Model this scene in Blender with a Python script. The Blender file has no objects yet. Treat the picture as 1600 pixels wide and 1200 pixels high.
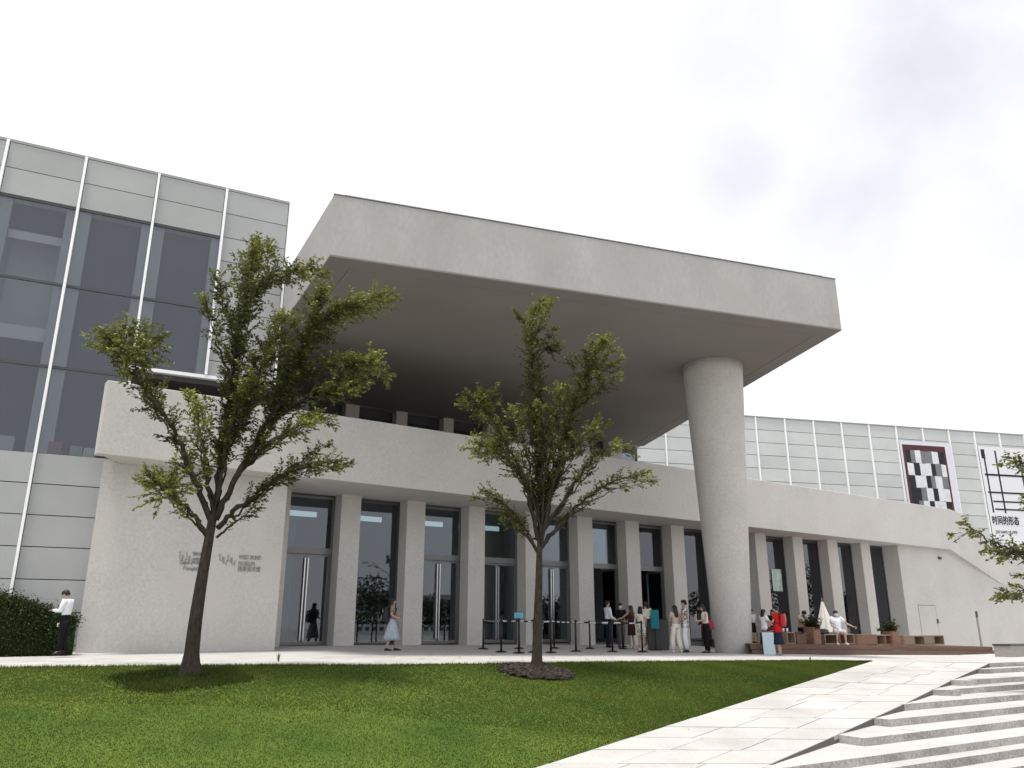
import bpy, math, random
import numpy as np
from mathutils import Vector, Matrix

random.seed(7); rng = np.random.default_rng(11)
R = math.radians
scene = bpy.context.scene
C = scene.collection

# ------------------------------------------------------------------ camera, sky, sun, exposure
EYE = 0.70; PITCH = R(16.85); FPX = 1255.0            # plaza level is about z = 0; the photographer stands below it
cam = bpy.data.cameras.new('camera'); cam.sensor_width = 36; cam.lens = FPX / 1600 * 36
cam.clip_start = 0.1; cam.clip_end = 4000
camo = bpy.data.objects.new('camera', cam); C.objects.link(camo)
camo.location = (0, 0, EYE); camo.rotation_euler = (math.pi / 2 + PITCH, 0, 0)
scene.camera = camo

SUN_EL, SUN_AZ = 77.5, 216.0                            # degrees; azimuth clockwise from +Y (behind the building)
SUN_STRENGTH = 3.2
w = bpy.data.worlds.new('World'); scene.world = w; w.use_nodes = True
nt = w.node_tree; nt.nodes.clear()
out = nt.nodes.new('ShaderNodeOutputWorld'); bg = nt.nodes.new('ShaderNodeBackground')
sky = nt.nodes.new('ShaderNodeTexSky'); sky.sky_type = 'NISHITA'; sky.sun_disc = False
sky.sun_elevation = R(SUN_EL); sky.sun_rotation = R(SUN_AZ); sky.dust_density = 4
tc = nt.nodes.new('ShaderNodeTexCoord')
SKYWHITE, SKYGREY = (.90, .905, .92, 1), (.635, .645, .70, 1)
n1 = nt.nodes.new('ShaderNodeTexNoise'); n1.inputs['Scale'].default_value = 5.5; n1.inputs['Detail'].default_value = 5; n1.inputs['Roughness'].default_value = .55
nt.links.new(tc.outputs['Generated'], n1.inputs['Vector'])
acc = None
# soft grey-lilac cloud patches: direction (azimuth, elevation in degrees), angular size, weight
for az, el, size, wt in ((19.5, 39, 12, .7), (17.8, 30.5, 8, .8), (26.5, 26.0, 12, .9), (34, 36, 18, 1.15), (35, 26, 13, .8), (60, 30, 16, .9), (-60, 50, 18, .8), (140, 45, 20, .9), (-130, 40, 20, .9), (200, 60, 14, .7)):
    a, e = R(az), R(el); dvec = (math.sin(a) * math.cos(e), math.cos(a) * math.cos(e), math.sin(e))
    vd = nt.nodes.new('ShaderNodeVectorMath'); vd.operation = 'DISTANCE'; vd.inputs[1].default_value = dvec
    nt.links.new(tc.outputs['Generated'], vd.inputs[0])
    mr = nt.nodes.new('ShaderNodeMapRange'); mr.interpolation_type = 'SMOOTHSTEP'; mr.inputs[1].default_value = R(size); mr.inputs[2].default_value = 0; mr.inputs[3].default_value = 0; mr.inputs[4].default_value = wt
    nt.links.new(vd.outputs['Value'], mr.inputs[0])
    if acc is None: acc = mr.outputs[0]
    else:
        mx_ = nt.nodes.new('ShaderNodeMath'); mx_.operation = 'MAXIMUM'; nt.links.new(acc, mx_.inputs[0]); nt.links.new(mr.outputs[0], mx_.inputs[1]); acc = mx_.outputs[0]
nm = nt.nodes.new('ShaderNodeMapRange'); nm.inputs[1].default_value = .12; nm.inputs[2].default_value = .62; nt.links.new(n1.outputs['Fac'], nm.inputs[0])
mm = nt.nodes.new('ShaderNodeMath'); mm.operation = 'MULTIPLY'; mm.use_clamp = True; nt.links.new(acc, mm.inputs[0]); nt.links.new(nm.outputs[0], mm.inputs[1])
cmix = nt.nodes.new('ShaderNodeMix'); cmix.data_type = 'RGBA'; cmix.inputs[6].default_value = SKYWHITE; cmix.inputs[7].default_value = SKYGREY; nt.links.new(mm.outputs[0], cmix.inputs[0])
mixs = nt.nodes.new('ShaderNodeMix'); mixs.data_type = 'RGBA'; mixs.blend_type = 'ADD'; mixs.inputs[0].default_value = .012
nt.links.new(cmix.outputs[2], mixs.inputs[6]); nt.links.new(sky.outputs['Color'], mixs.inputs[7])
nt.links.new(mixs.outputs[2], bg.inputs['Color']); nt.links.new(bg.outputs[0], out.inputs['Surface'])
bg.inputs['Strength'].default_value = 1.0
sl = bpy.data.lights.new('sun', 'SUN'); sl.energy = SUN_STRENGTH; sl.angle = R(9); sl.color = (1, .96, .9)
so = bpy.data.objects.new('sun', sl); C.objects.link(so); so.location = (0, 0, 60)
sd = Vector((math.sin(R(SUN_AZ)) * math.cos(R(SUN_EL)), math.cos(R(SUN_AZ)) * math.cos(R(SUN_EL)), math.sin(R(SUN_EL))))
so.rotation_euler = sd.to_track_quat('Z', 'Y').to_euler()
vs = scene.view_settings
vs.view_transform = 'Standard'; vs.look = 'None'; vs.exposure = 0.30; vs.gamma = 1; vs.use_curve_mapping = False

# ------------------------------------------------------------------ geometry helpers
cp, sp = math.cos(PITCH), math.sin(PITCH)
EYEV = np.array([0, 0, EYE])
def ray(x, y):
    a = (x - 800) / FPX; b = (600 - y) / FPX
    return np.array([a, cp - b * sp, sp + b * cp])
def at_z(x, y, z): r = ray(x, y); return EYEV + r * ((z - EYE) / r[2])
def at_y(x, y, Y): r = ray(x, y); return EYEV + r * (Y / r[1])
def at_plane(x, y, p, n): r = ray(x, y); return EYEV + r * (np.dot(np.array(p) - EYEV, n) / np.dot(r, n))
def axes(deg):
    a = R(deg); return np.array([math.sin(a), math.cos(a), 0]), np.array([-math.cos(a), math.sin(a), 0])
def sstep(a, b, x):
    t = np.clip((x - a) / (b - a), 0, 1); return t * t * (3 - 2 * t)

class MB:
    def __init__(s): s.v = []; s.f = []
    def add(s, vs, fs):
        k = len(s.v); s.v += [tuple(map(float, q)) for q in vs]; s.f += [tuple(k + i for i in f) for f in fs]; return s
    def box(s, a, b):
        (x0, y0, z0), (x1, y1, z1) = a, b
        return s.add([(x0,y0,z0),(x1,y0,z0),(x1,y1,z0),(x0,y1,z0),(x0,y0,z1),(x1,y0,z1),(x1,y1,z1),(x0,y1,z1)],
                     [(0,3,2,1),(4,5,6,7),(0,1,5,4),(1,2,6,5),(2,3,7,6),(3,0,4,7)])
    def obox(s, o, u, n, s0, s1, t0, t1, z0, z1):           # box in an oriented frame o + s*u + t*n
        o = np.array([o[0], o[1], 0.]); P = lambda a, b, z: o + u * a + n * b + np.array([0, 0, z])
        return s.add([P(s0,t0,z0),P(s1,t0,z0),P(s1,t1,z0),P(s0,t1,z0),P(s0,t0,z1),P(s1,t0,z1),P(s1,t1,z1),P(s0,t1,z1)],
                     [(0,3,2,1),(4,5,6,7),(0,1,5,4),(1,2,6,5),(2,3,7,6),(3,0,4,7)])
    def prism(s, poly, z0, z1):                             # poly counter-clockwise from above; z0, z1 numbers or lists
        m = len(poly); a = z0 if hasattr(z0, '__len__') else [z0] * m; b = z1 if hasattr(z1, '__len__') else [z1] * m
        vs = [(p[0], p[1], a[i]) for i, p in enumerate(poly)] + [(p[0], p[1], b[i]) for i, p in enumerate(poly)]
        fs = [tuple(range(m - 1, -1, -1)), tuple(range(m, 2 * m))] + [(i, (i + 1) % m, m + (i + 1) % m, m + i) for i in range(m)]
        return s.add(vs, fs)
    def extrude(s, poly, d):                                # 3-d polygon pushed along d
        m = len(poly); d = np.array(d); A = [np.array(p) for p in poly]
        return s.add(A + [p + d for p in A], [tuple(range(m)), tuple(range(2 * m - 1, m - 1, -1))] +
                     [((i + 1) % m, i, m + i, m + (i + 1) % m) for i in range(m)])
    def loft(s, rings, cap=True):                           # rings: equal-length point lists
        k = len(s.v); m = len(rings[0])
        for r in rings: s.v += [tuple(map(float, q)) for q in r]
        for i in range(len(rings) - 1):
            for j in range(m):
                s.f.append((k + i*m + j, k + i*m + (j+1) % m, k + (i+1)*m + (j+1) % m, k + (i+1)*m + j))
        if cap: s.f.append(tuple(k + j for j in range(m - 1, -1, -1))); s.f.append(tuple(k + (len(rings)-1)*m + j for j in range(m)))
        return s
    def tube(s, path, rad, seg=8, cap=True):
        path = [np.array(p, float) for p in path]; n = len(path)
        rad = rad if hasattr(rad, '__len__') else [rad] * n; rings = []; prev = None
        for i in range(n):
            d = path[min(i + 1, n - 1)] - path[max(i - 1, 0)]; d /= (np.linalg.norm(d) + 1e-9)
            if prev is None:
                a = np.cross(d, [0, 1, 0] if abs(d[1]) < .9 else [1, 0, 0])
            else: a = prev - d * np.dot(prev, d)
            a /= (np.linalg.norm(a) + 1e-9); prev = a; b = np.cross(d, a)
            r = rad[i]; ra, rb = (r if hasattr(r, '__len__') else (r, r))
            rings.append([path[i] + a * ra * math.cos(2*math.pi*j/seg) + b * rb * math.sin(2*math.pi*j/seg) for j in range(seg)])
        return s.loft(rings, cap)
    def lathe(s, c, prof, seg=24, cap=True):                # prof: (r, z)
        return s.loft([[(c[0] + r*math.cos(2*math.pi*j/seg), c[1] + r*math.sin(2*math.pi*j/seg), c[2] + z) for j in range(seg)] for r, z in prof], cap)
    def ellipsoid(s, c, r, seg=12, rows=7, keep=None):
        rings = []
        for i in range(1, rows):
            th = math.pi * i / rows - math.pi / 2
            rings.append([(c[0] + r[0]*math.cos(th)*math.cos(2*math.pi*j/seg), c[1] + r[1]*math.cos(th)*math.sin(2*math.pi*j/seg), c[2] + r[2]*math.sin(th)) for j in range(seg)])
        return s.loft(rings)
    def mesh(s, name, off=(0, 0, 0), smooth=False):
        me = bpy.data.meshes.new(name)
        o = Vector(off); me.from_pydata([(v[0]-o[0], v[1]-o[1], v[2]-o[2]) for v in s.v], [], s.f); me.update()
        if smooth: me.polygons.foreach_set('use_smooth', [True] * len(me.polygons))
        return me

def tag(o, label=None, cat=None, group=None, kind=None):
    if label: o['label'] = label
    if cat: o['category'] = cat
    if group: o['group'] = group
    if kind: o['kind'] = kind
    return o
def thing(name, label, cat, loc=(0, 0, 0), rz=0, group=None):
    o = bpy.data.objects.new(name, None); C.objects.link(o); o.empty_display_size = .2
    o.location = tuple(float(q) for q in loc); o.rotation_euler = (0, 0, rz); return tag(o, label, cat, group)
def world_base(p):
    b = Vector((0, 0, 0))
    while p is not None: b = b + p.location; p = p.parent
    return b
def obj(name, mb, m, parent=None, smooth=False, local=False, label=None, bevel=0):
    """links one mesh object; vertices are world coordinates unless local=True (then they are in the parent's frame)"""
    me = mb if isinstance(mb, bpy.types.Mesh) else mb.mesh(name, (0, 0, 0) if (local or parent is None) else world_base(parent), smooth)
    if m is not None and not me.materials: me.materials.append(m)
    o = bpy.data.objects.new(name, me); C.objects.link(o); o.parent = parent
    if label: o['label'] = label
    if bevel:
        b = o.modifiers.new('bevel', 'BEVEL'); b.width = bevel; b.segments = 1; b.limit_method = 'ANGLE'
    return o
def copy_tree(o, parent=None):
    c = o.copy(); C.objects.link(c); c.parent = parent
    for ch in list(o.children): copy_tree(ch, c)
    return c

# ------------------------------------------------------------------ materials
def mat(name, col, rough=.7, spec=.3, metal=0, var=.0, vscale=6, big=.0, bigscale=.35, bump=.0, bscale=60, rnd=0.0, warm=None, stretch=None):
    m = bpy.data.materials.new(name); m.use_nodes = True; t = m.node_tree; b = t.nodes['Principled BSDF']
    b.inputs['Roughness'].default_value = rough; b.inputs['Metallic'].default_value = metal
    b.inputs['Specular IOR Level'].default_value = spec
    N = t.nodes.new; Lk = t.links.new
    cur = N('ShaderNodeRGB'); cur.outputs[0].default_value = (*col, 1); cur = cur.outputs[0]
    tc = N('ShaderNodeTexCoord'); geo = N('ShaderNodeNewGeometry'); vec = geo.outputs['Position']
    if stretch:
        mpn = N('ShaderNodeMapping'); mpn.inputs['Scale'].default_value = stretch; Lk(vec, mpn.inputs['Vector']); vecs = mpn.outputs[0]
    else: vecs = vec
    def noise(sc, det=4, v=None):
        q = N('ShaderNodeTexNoise'); q.inputs['Scale'].default_value = sc; q.inputs['Detail'].default_value = det; Lk(v or vec, q.inputs['Vector']); return q
    def mul(cur, fac_out, lo, hi, f0=.3, f1=.7):
        mr = N('ShaderNodeMapRange'); mr.inputs[1].default_value = f0; mr.inputs[2].default_value = f1
        mr.inputs[3].default_value = lo; mr.inputs[4].default_value = hi; Lk(fac_out, mr.inputs[0])
        v = N('ShaderNodeMix'); v.data_type = 'RGBA'; v.blend_type = 'MULTIPLY'; v.inputs[0].default_value = 1
        Lk(cur, v.inputs[6]); Lk(mr.outputs[0], v.inputs[7]); return v.outputs[2]
    if var: cur = mul(cur, noise(vscale, 6, vecs).outputs['Fac'], 1 - var, 1 + var)
    if big: cur = mul(cur, noise(bigscale, 5, vecs).outputs['Fac'], 1 - big, 1 + big)
    if warm:
        q = noise(.9, 3); mr = N('ShaderNodeMapRange'); mr.inputs[1].default_value = .45; mr.inputs[2].default_value = .75; Lk(q.outputs['Fac'], mr.inputs[0])
        v = N('ShaderNodeMix'); v.data_type = 'RGBA'; Lk(mr.outputs[0], v.inputs[0]); Lk(cur, v.inputs[6]); v.inputs[7].default_value = (*warm, 1); cur = v.outputs[2]
    if rnd:
        oi = N('ShaderNodeObjectInfo'); cur = mul(cur, oi.outputs['Random'], 1 - rnd, 1 + rnd, 0, 1)
    Lk(cur, b.inputs['Base Color'])
    if bump:
        bn = N('ShaderNodeBump'); bn.inputs['Strength'].default_value = bump; bn.inputs['Distance'].default_value = .01
        Lk(noise(bscale, 4).outputs['Fac'], bn.inputs['Height']); Lk(bn.outputs[0], b.inputs['Normal'])
    return m

def glass_mat(name, tint, refl=1.0, rough=.01):
    m = bpy.data.materials.new(name); m.use_nodes = True; t = m.node_tree; t.nodes.clear()
    N = t.nodes.new; o = N('ShaderNodeOutputMaterial'); tr = N('ShaderNodeBsdfTransparent'); tr.inputs[0].default_value = (*tint, 1)
    gl = N('ShaderNodeBsdfGlossy'); gl.inputs['Roughness'].default_value = rough; gl.inputs['Color'].default_value = (.90, .91, 1, 1)
    fr = N('ShaderNodeFresnel'); fr.inputs['IOR'].default_value = 1.5
    mu = N('ShaderNodeMath'); mu.operation = 'MULTIPLY'; mu.use_clamp = True; mu.inputs[1].default_value = refl
    mx = N('ShaderNodeMixShader'); L = t.links.new
    L(fr.outputs[0], mu.inputs[0]); L(mu.outputs[0], mx.inputs[0]); L(tr.outputs[0], mx.inputs[1]); L(gl.outputs[0], mx.inputs[2]); L(mx.outputs[0], o.inputs[0])
    return m

def leaf_mat(name):
    m = bpy.data.materials.new(name); m.use_nodes = True; t = m.node_tree; t.nodes.clear()
    N = t.nodes.new; L = t.links.new; o = N('ShaderNodeOutputMaterial')
    at = N('ShaderNodeAttribute'); at.attribute_name = 'tint'
    d = N('ShaderNodeBsdfPrincipled'); d.inputs['Roughness'].default_value = .45; d.inputs['Specular IOR Level'].default_value = .18
    tl = N('ShaderNodeBsdfTranslucent'); mx = N('ShaderNodeMixShader'); mx.inputs[0].default_value = .24
    L(at.outputs['Color'], d.inputs['Base Color']); L(at.outputs['Color'], tl.inputs['Color'])
    L(d.outputs[0], mx.inputs[1]); L(tl.outputs[0], mx.inputs[2]); L(mx.outputs[0], o.inputs[0]); return m

M = {}
M['plaster'] = mat('plaster', (.525, .513, .492), .9, .12, var=.09, vscale=14, big=.06, bigscale=.6, bump=.35, bscale=30, warm=(.54, .515, .49))
M['concrete_cast'] = mat('concrete_cast', (.375, .368, .36), .85, .15, var=.06, vscale=12, big=.09, bigscale=.8, bump=.15, bscale=30, warm=(.365, .355, .345), stretch=(1, 1, .45))
M['column_concrete'] = mat('column_concrete', (.50, .485, .465), .85, .15, var=.09, vscale=16, big=.07, bigscale=.8, bump=.25, bscale=50)
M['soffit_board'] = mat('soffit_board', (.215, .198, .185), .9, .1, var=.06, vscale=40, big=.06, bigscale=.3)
M['white_metal'] = mat('white_metal', (.88, .89, .91), .35, .5)
M['dark_metal'] = mat('dark_metal', (.055, .058, .062), .4, .5, var=.1, vscale=20)
M['door_metal'] = mat('door_metal', (.16, .16, .165), .35, .5, metal=.4)
M['steel'] = mat('steel', (.55, .56, .58), .25, .5, metal=.9)
M['joint'] = mat('joint', (.06, .06, .06), .8)
M['panel_left'] = mat('panel_left', (.36, .37, .37), .28, .45, var=.03, vscale=40, big=.05, bigscale=.8, rnd=.05)
M['panel_right'] = mat('panel_right', (.49, .51, .507), .28, .5, var=.03, vscale=30, big=.06, bigscale=.7, rnd=.06)
M['glass_wing'] = glass_mat('glass_wing', (.78, .80, .81), 1.5)
M['glass_hall'] = glass_mat('glass_hall', (.52, .60, .60), 2.2)
M['blind'] = mat('blind', (.078, .082, .115), .9, .1, var=.05, vscale=9, big=.12, bigscale=.8)
M['inner_wall'] = mat('inner_wall', (.52, .56, .56), .9, .1, big=.05)
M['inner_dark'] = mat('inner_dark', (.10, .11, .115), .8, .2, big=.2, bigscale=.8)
M['inner_floor'] = mat('inner_floor', (.14, .14, .14), .3, .4)
M['inner_white'] = mat('inner_white', (.75, .76, .76), .8, .2)
M['paving'] = mat('paving', (.45, .44, .42), .8, .2, var=.10, vscale=45, big=.12, bigscale=1.1, bump=.2, bscale=40, rnd=.07)
M['paving_dark'] = mat('paving_dark', (.44, .43, .415), .8, .2, var=.14, vscale=40, big=.08, bigscale=.6, bump=.2, bscale=40, rnd=.06)
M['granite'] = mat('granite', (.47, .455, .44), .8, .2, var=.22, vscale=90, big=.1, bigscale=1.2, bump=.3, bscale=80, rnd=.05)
M['granite_shaded'] = mat('granite_shaded', (.355, .34, .325), .9, .12, var=.3, vscale=28, big=.22, bigscale=1.6, bump=.5, bscale=70, rnd=.1)
M['asphalt'] = mat('asphalt', (.10, .10, .10), .9, .2, var=.2, vscale=10)
M['soil'] = mat('soil', (.055, .045, .03), .95, .1, var=.3, vscale=25, bump=.6, bscale=30)
M['bark'] = mat('bark', (.05, .04, .032), .9, .15, var=.35, vscale=22, bump=.8, bscale=40, stretch=(1, 1, .35))
M['mulch'] = mat('mulch', (.06, .05, .043), .95, .1, var=.5, vscale=60)
M['leaf'] = leaf_mat('leaf')
M['wood'] = mat('wood', (.135, .08, .058), .65, .3, var=.22, vscale=14, rnd=.12, stretch=(.3, .3, 3))
M['wood_red'] = mat('wood_red', (.23, .13, .09), .65, .3, var=.2, vscale=14, rnd=.08)
M['wood_pale'] = mat('wood_pale', (.27, .20, .145), .7, .3, var=.2, vscale=20, rnd=.08)
M['black'] = mat('black', (.012, .012, .014), .5, .4)
M['belt'] = mat('belt', (.02, .02, .022), .8, .2)
M['print_white'] = mat('print_white', (.75, .75, .75), .7)
M['concrete_box'] = mat('concrete_box', (.33, .31, .29), .85, .15, var=.15, vscale=30)
M['letter'] = mat('letter', (.30, .295, .29), .5, .4)
M['canvas'] = mat('canvas', (.68, .66, .62), .9, .1, var=.05, vscale=20)

# lawn material
def lawn_material():
    m = bpy.data.materials.new('turf'); m.use_nodes = True; t = m.node_tree; b = t.nodes['Principled BSDF']; N = t.nodes.new; L = t.links.new
    g = N('ShaderNodeNewGeometry')
    a = N('ShaderNodeTexNoise'); a.inputs['Scale'].default_value = .9; a.inputs['Detail'].default_value = 5
    r = N('ShaderNodeValToRGB'); e = r.color_ramp.elements
    e[0].position = .3; e[0].color = (.045, .09, .015, 1); e[1].position = .72; e[1].color = (.105, .145, .026, 1)
    L(g.outputs['Position'], a.inputs['Vector']); L(a.outputs['Fac'], r.inputs['Fac']); L(r.outputs['Color'], b.inputs['Base Color'])
    b.inputs['Roughness'].default_value = .95; b.inputs['Specular IOR Level'].default_value = .1
    return m
M['turf'] = lawn_material()

# ------------------------------------------------------------------ ground levels
uB, nB = axes(56); PB = np.array([-4.2, 27.67, .15]); dB = PB @ nB          # plane of the pilasters
EDGE = [(-40., 4.), (-8.9, 14.6), (-2.43, 15.9), (2.9, 19.05), (9.2, 21.5), (40., 33.)]   # lawn meets paving
ex, ey = [p[0] for p in EDGE], [p[1] for p in EDGE]
def gz(x, y):
    x = np.asarray(x, float); y = np.asarray(y, float)
    base = np.where(x < 7, -.012 * np.maximum(x, -4), -.084 - .022 * (np.minimum(x, 40) - 7))
    tt = x * nB[0] + y * nB[1] - dB
    return base + .1 * sstep(-2.6, -.1, tt) * sstep(12, 4, x)
def lz(x, y):
    x = np.asarray(x, float); y = np.asarray(y, float)
    dl = np.maximum((np.interp(x, ex, ey) - y) * .93, 0)
    return gz(x, np.interp(x, ex, ey)) - np.minimum(.14 * np.maximum(dl - .5 * (1 - np.exp(-dl * 1.2)), 0), 1.15) + .02
def on(fn, px, py):
    r = ray(px, py); lo, hi = 2., 90.
    for _ in range(60):
        m = (lo + hi) / 2; q = EYEV + r * (m / r[1])
        if q[2] > fn(q[0], q[1]): lo = m
        else: hi = m
    q = EYEV + r * (lo / r[1]); q[2] = float(fn(q[0], q[1])); return q

def struct(name, mb, m, parent=None, smooth=False):
    o = obj(name, mb, m, parent, smooth)
    if parent is None: o['kind'] = 'structure'
    return o
def sheet(name, xs, ys, fn, m):
    mb = MB(); X, Y = np.meshgrid(xs, ys); Z = fn(X, Y)
    mb.v = [tuple(map(float, q)) for q in zip(X.ravel(), Y.ravel(), Z.ravel())]; nx = len(xs)
    mb.f = [(j*nx+i, j*nx+i+1, (j+1)*nx+i+1, (j+1)*nx+i) for j in range(len(ys)-1) for i in range(nx-1)]
    return struct(name, mb, m, smooth=True)

g_ = MB(); S_ = 1500; g_.box((-S_, -S_, -1.9), (S_, S_, -1.6)); struct('ground', g_, mat('ground_paving', (.40, .39, .37), .9, .1, var=.1, vscale=3))

# plaza: a paved sheet behind the lawn's edge (paving colour; slabs that can be told apart lie on it)
def strip(name, f0, f1, n, m, x0=-40, x1=40, dz=0.):
    mb = MB(); xs = np.linspace(x0, x1, 81)
    ts = np.linspace(0, 1, n)
    for t in ts:
        for x in xs:
            y = (1 - t) * f0(x) + t * f1(x); mb.v.append((x, y, float(gz(x, y)) + dz))
    k = len(xs); mb.f = [(j*k+i, j*k+i+1, (j+1)*k+i+1, (j+1)*k+i) for j in range(n-1) for i in range(k-1)]
    return struct(name, mb, m, smooth=True)
fe = lambda x: float(np.interp(x, ex, ey))
ys_ = lambda x: fe(x) - .02
plaza = strip('plaza', ys_, lambda x: 62., 90, M['paving_dark'], dz=-.012)

# edge slabs of pale stone between lawn and building (rows parallel to the lawn's edge)
def slab(poly, m, parent, zf, th=.07, dz=0.):
    mb = MB(); zz = [float(zf(p[0], p[1])) + dz for p in poly]; mb.prism(poly, [z - th for z in zz], zz)
    return obj('slab', mb, m, parent)
def inset(poly, g):
    c = np.mean(np.array(poly), 0); o = []
    for p in poly:
        d = c - np.array(p); o.append(tuple(np.array(p) + np.sign(d) * np.minimum(np.abs(d), g)))
    return o
ROWS = [0, .9, 1.9, 2.9, 4.0, 5.2]
for r in range(len(ROWS) - 1):
    x = -14.0 + (.75 if r % 2 else 0); k = 0
    while x < 16:
        ln = 1.5; xa, xb = x, x + ln
        if r >= 2 and xa > 9.5 or (r > 3 and xa < -9): x = xb; continue
        pts = []
        for xx, rr in ((xa, r), (xb, r), (xb, r + 1), (xa, r + 1)):
            pts.append((xx - .35 * ROWS[rr] * 0, fe(xx) + ROWS[rr] * 1.07))
        slab(inset(pts, .010), M['paving'], plaza, gz, dz=.004)
        x = xb

# stepped granite landing at right and the sloping path beside it
uS, nS = axes(56)
STEP = [  # left front corner(s) of each riser's top edge in the photograph, going right
    [(1546, 1036.5)], [(1527, 1045.5), (1537, 1046)], [(1490, 1062), (1498, 1063.5)], [(1462, 1076), (1470, 1078.5)], [(1412, 1101)],
    [(1365, 1122.5), (1390, 1125)], [(1309, 1148.5), (1350, 1154)], [(1192, 1200), (1215, 1202)], [(1100, 1245)], [(1000, 1300)]]
SZ = [-.215 - .105 * k for k in range(len(STEP))]
corner = []; steps = MB()
step_root = None
SXDIR = axes(57.5)[0]
for k, pts in enumerate(STEP):
    P = [at_z(x, y, SZ[k]) for x, y in pts]; corner.append(P[0])
    last = P[-1] + SXDIR * 16
    back = 13.0 + k * .2
    poly = [tuple(p[:2]) for p in P] + [tuple(last[:2]), tuple((last + nS * back)[:2]), tuple((P[0] + nS * (back - 7) + uS * 6)[:2])]
    if k == 0: poly = [tuple(P[0][:2]), tuple(last[:2]), tuple((last + nS * 1.0)[:2]), tuple((P[0] + nS * 1.0)[:2])]
    mb = MB(); mb.prism(poly, SZ[k] - .4, SZ[k] + (0.0 if k else .004))
    if step_root is None: st_o = step_root = struct('steps', mb, M['granite'])
    else: st_o = obj('step', mb, M['granite'], step_root)
    st_o.data.materials.append(M['granite_shaded'])                # riser shade painted in as a darker granite, plus stains and rough grain
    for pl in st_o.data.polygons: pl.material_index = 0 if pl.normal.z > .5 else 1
    front = [p[:2] for p in P] + [last[:2]]
    for a_, b_ in zip(front[:-1], front[1:]):              # the row of stones along the nosing, with open joints
        L0 = float(np.linalg.norm(b_ - a_)); u0 = (b_ - a_) / L0; n0 = np.array([-u0[1], u0[0]]); s0 = 0.
        while s0 < min(L0, 9) - .02:
            s1 = min(L0, s0 + random.uniform(1.3, 2.1));
            if L0 - s1 < .35: s1 = L0
            q4 = [a_ + u0 * (s0 + .004) - n0 * .004, a_ + u0 * (s1 - .004) - n0 * .004, a_ + u0 * (s1 - .004) + n0 * .36, a_ + u0 * (s0 + .004) + n0 * (.36 if s0 > 0 else .2)]
            dz0 = random.uniform(.005, .009); mb = MB(); mb.prism([tuple(p) for p in q4], SZ[k] - .102, SZ[k] + dz0)
            so_ = obj('stone', mb, M['granite'], step_root); so_.data.materials.append(M['granite_shaded'])
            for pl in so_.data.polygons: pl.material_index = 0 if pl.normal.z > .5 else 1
            s0 = s1
# path between lawn and steps: top edge to bottom, left edge on the lawn, right edge on the step corners
Lpx = [(1362, 1033), (1250, 1068.3), (1100, 1116), (960, 1160), (835, 1200), (690, 1246), (560, 1288)]
Lp = [on(lz, *p) for p in Lpx]
def resample(pts, n):
    pts = np.array(pts); d = np.r_[0, np.cumsum(np.linalg.norm(np.diff(pts[:, :2], axis=0), axis=1))]
    return d, pts
dl, LP = resample(Lp, 0); dr, RP = resample([c + np.array([0, 0, .004]) for c in corner], 0)
def edgept(d, P, s): return np.array([np.interp(s * d[-1], d, P[:, i]) for i in range(3)])
def pathpt(v, wv): return (1 - wv) * edgept(dl, LP, v) + wv * edgept(dr, RP, v)
mb = MB(); nv, nw = 40, 6
for i in range(nv + 1):
    for j in range(nw + 1): q = pathpt(i / nv, j / nw); mb.v.append((q[0], q[1], q[2] - .014))
mb.f = [(i*(nw+1)+j, (i+1)*(nw+1)+j, (i+1)*(nw+1)+j+1, i*(nw+1)+j+1) for i in range(nv) for j in range(nw)]
k0 = len(mb.v)
for i in range(nv + 1): q = pathpt(i / nv, 1); mb.v += [(q[0], q[1], q[2] - .006), (q[0], q[1], q[2] - .5)]
mb.f += [(k0+2*i, k0+2*i+1, k0+2*i+3, k0+2*i+2) for i in range(nv)]
path = struct('path', mb, mat('joint_sand', (.12, .115, .10), .95))
NV = 17
for r in range(NV):
    cuts = [0, .3, .66, 1] if r % 2 else [0, .36, .7, 1]
    for a, b in zip(cuts[:-1], cuts[1:]):
        v0, v1 = r / NV + .0009, (r + 1) / NV - .0009; a2, b2 = a + .003, b - .003
        dzr = random.uniform(-.002, .003)
        P = [pathpt(v0, a2), pathpt(v1, a2), pathpt(v1, b2), pathpt(v0, b2)]
        mb = MB(); mb.prism([p[:2] for p in P], [p[2] - .06 for p in P], [p[2] + dzr for p in P]); obj('slab', mb, M['paving'], path)
# landing between the top of the path and the deck
top = [pathpt(0, 0), pathpt(0, 1)]
# lawn
def lawn_bottom(x): return 2.0
px_edge = np.array(Lp); order = np.argsort(px_edge[:, 0])
def path_left_y(x): # y of path's left edge at x (lawn lies above/left of it)
    return np.interp(x, px_edge[order, 0], px_edge[order, 1], left=3.0, right=30)
mb = MB(); xs = np.r_[np.linspace(-24, -9, 16), np.linspace(-8.6, 9.2, 90)]; NT = 60
for x in xs:
    y1 = fe(x); y0 = max(2.0, float(path_left_y(x))) if x > px_edge[order, 0][0] else 3.0
    y0 = min(y0, y1 - .001)
    for t in np.linspace(0, 1, NT): y = y0 + (y1 - y0) * t; mb.v.append((x, y, float(lz(x, y)) - .03))
mb.f = [(i*NT+j, (i+1)*NT+j, (i+1)*NT+j+1, i*NT+j+1) for i in range(len(xs)-1) for j in range(NT-1)]
lawn = struct('lawn', mb, M['turf'], smooth=True)
# everything nearer than the path and lawn: lower paving where the photographer stands
mb = MB(); mb.prism([(-30, -20), (30, -20), (30, 12), (4, 9.5), (-2, 3.2), (-30, 3.2)], -1.5, -1.22); struct('lower_paving', mb, M['paving_dark'])

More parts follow.
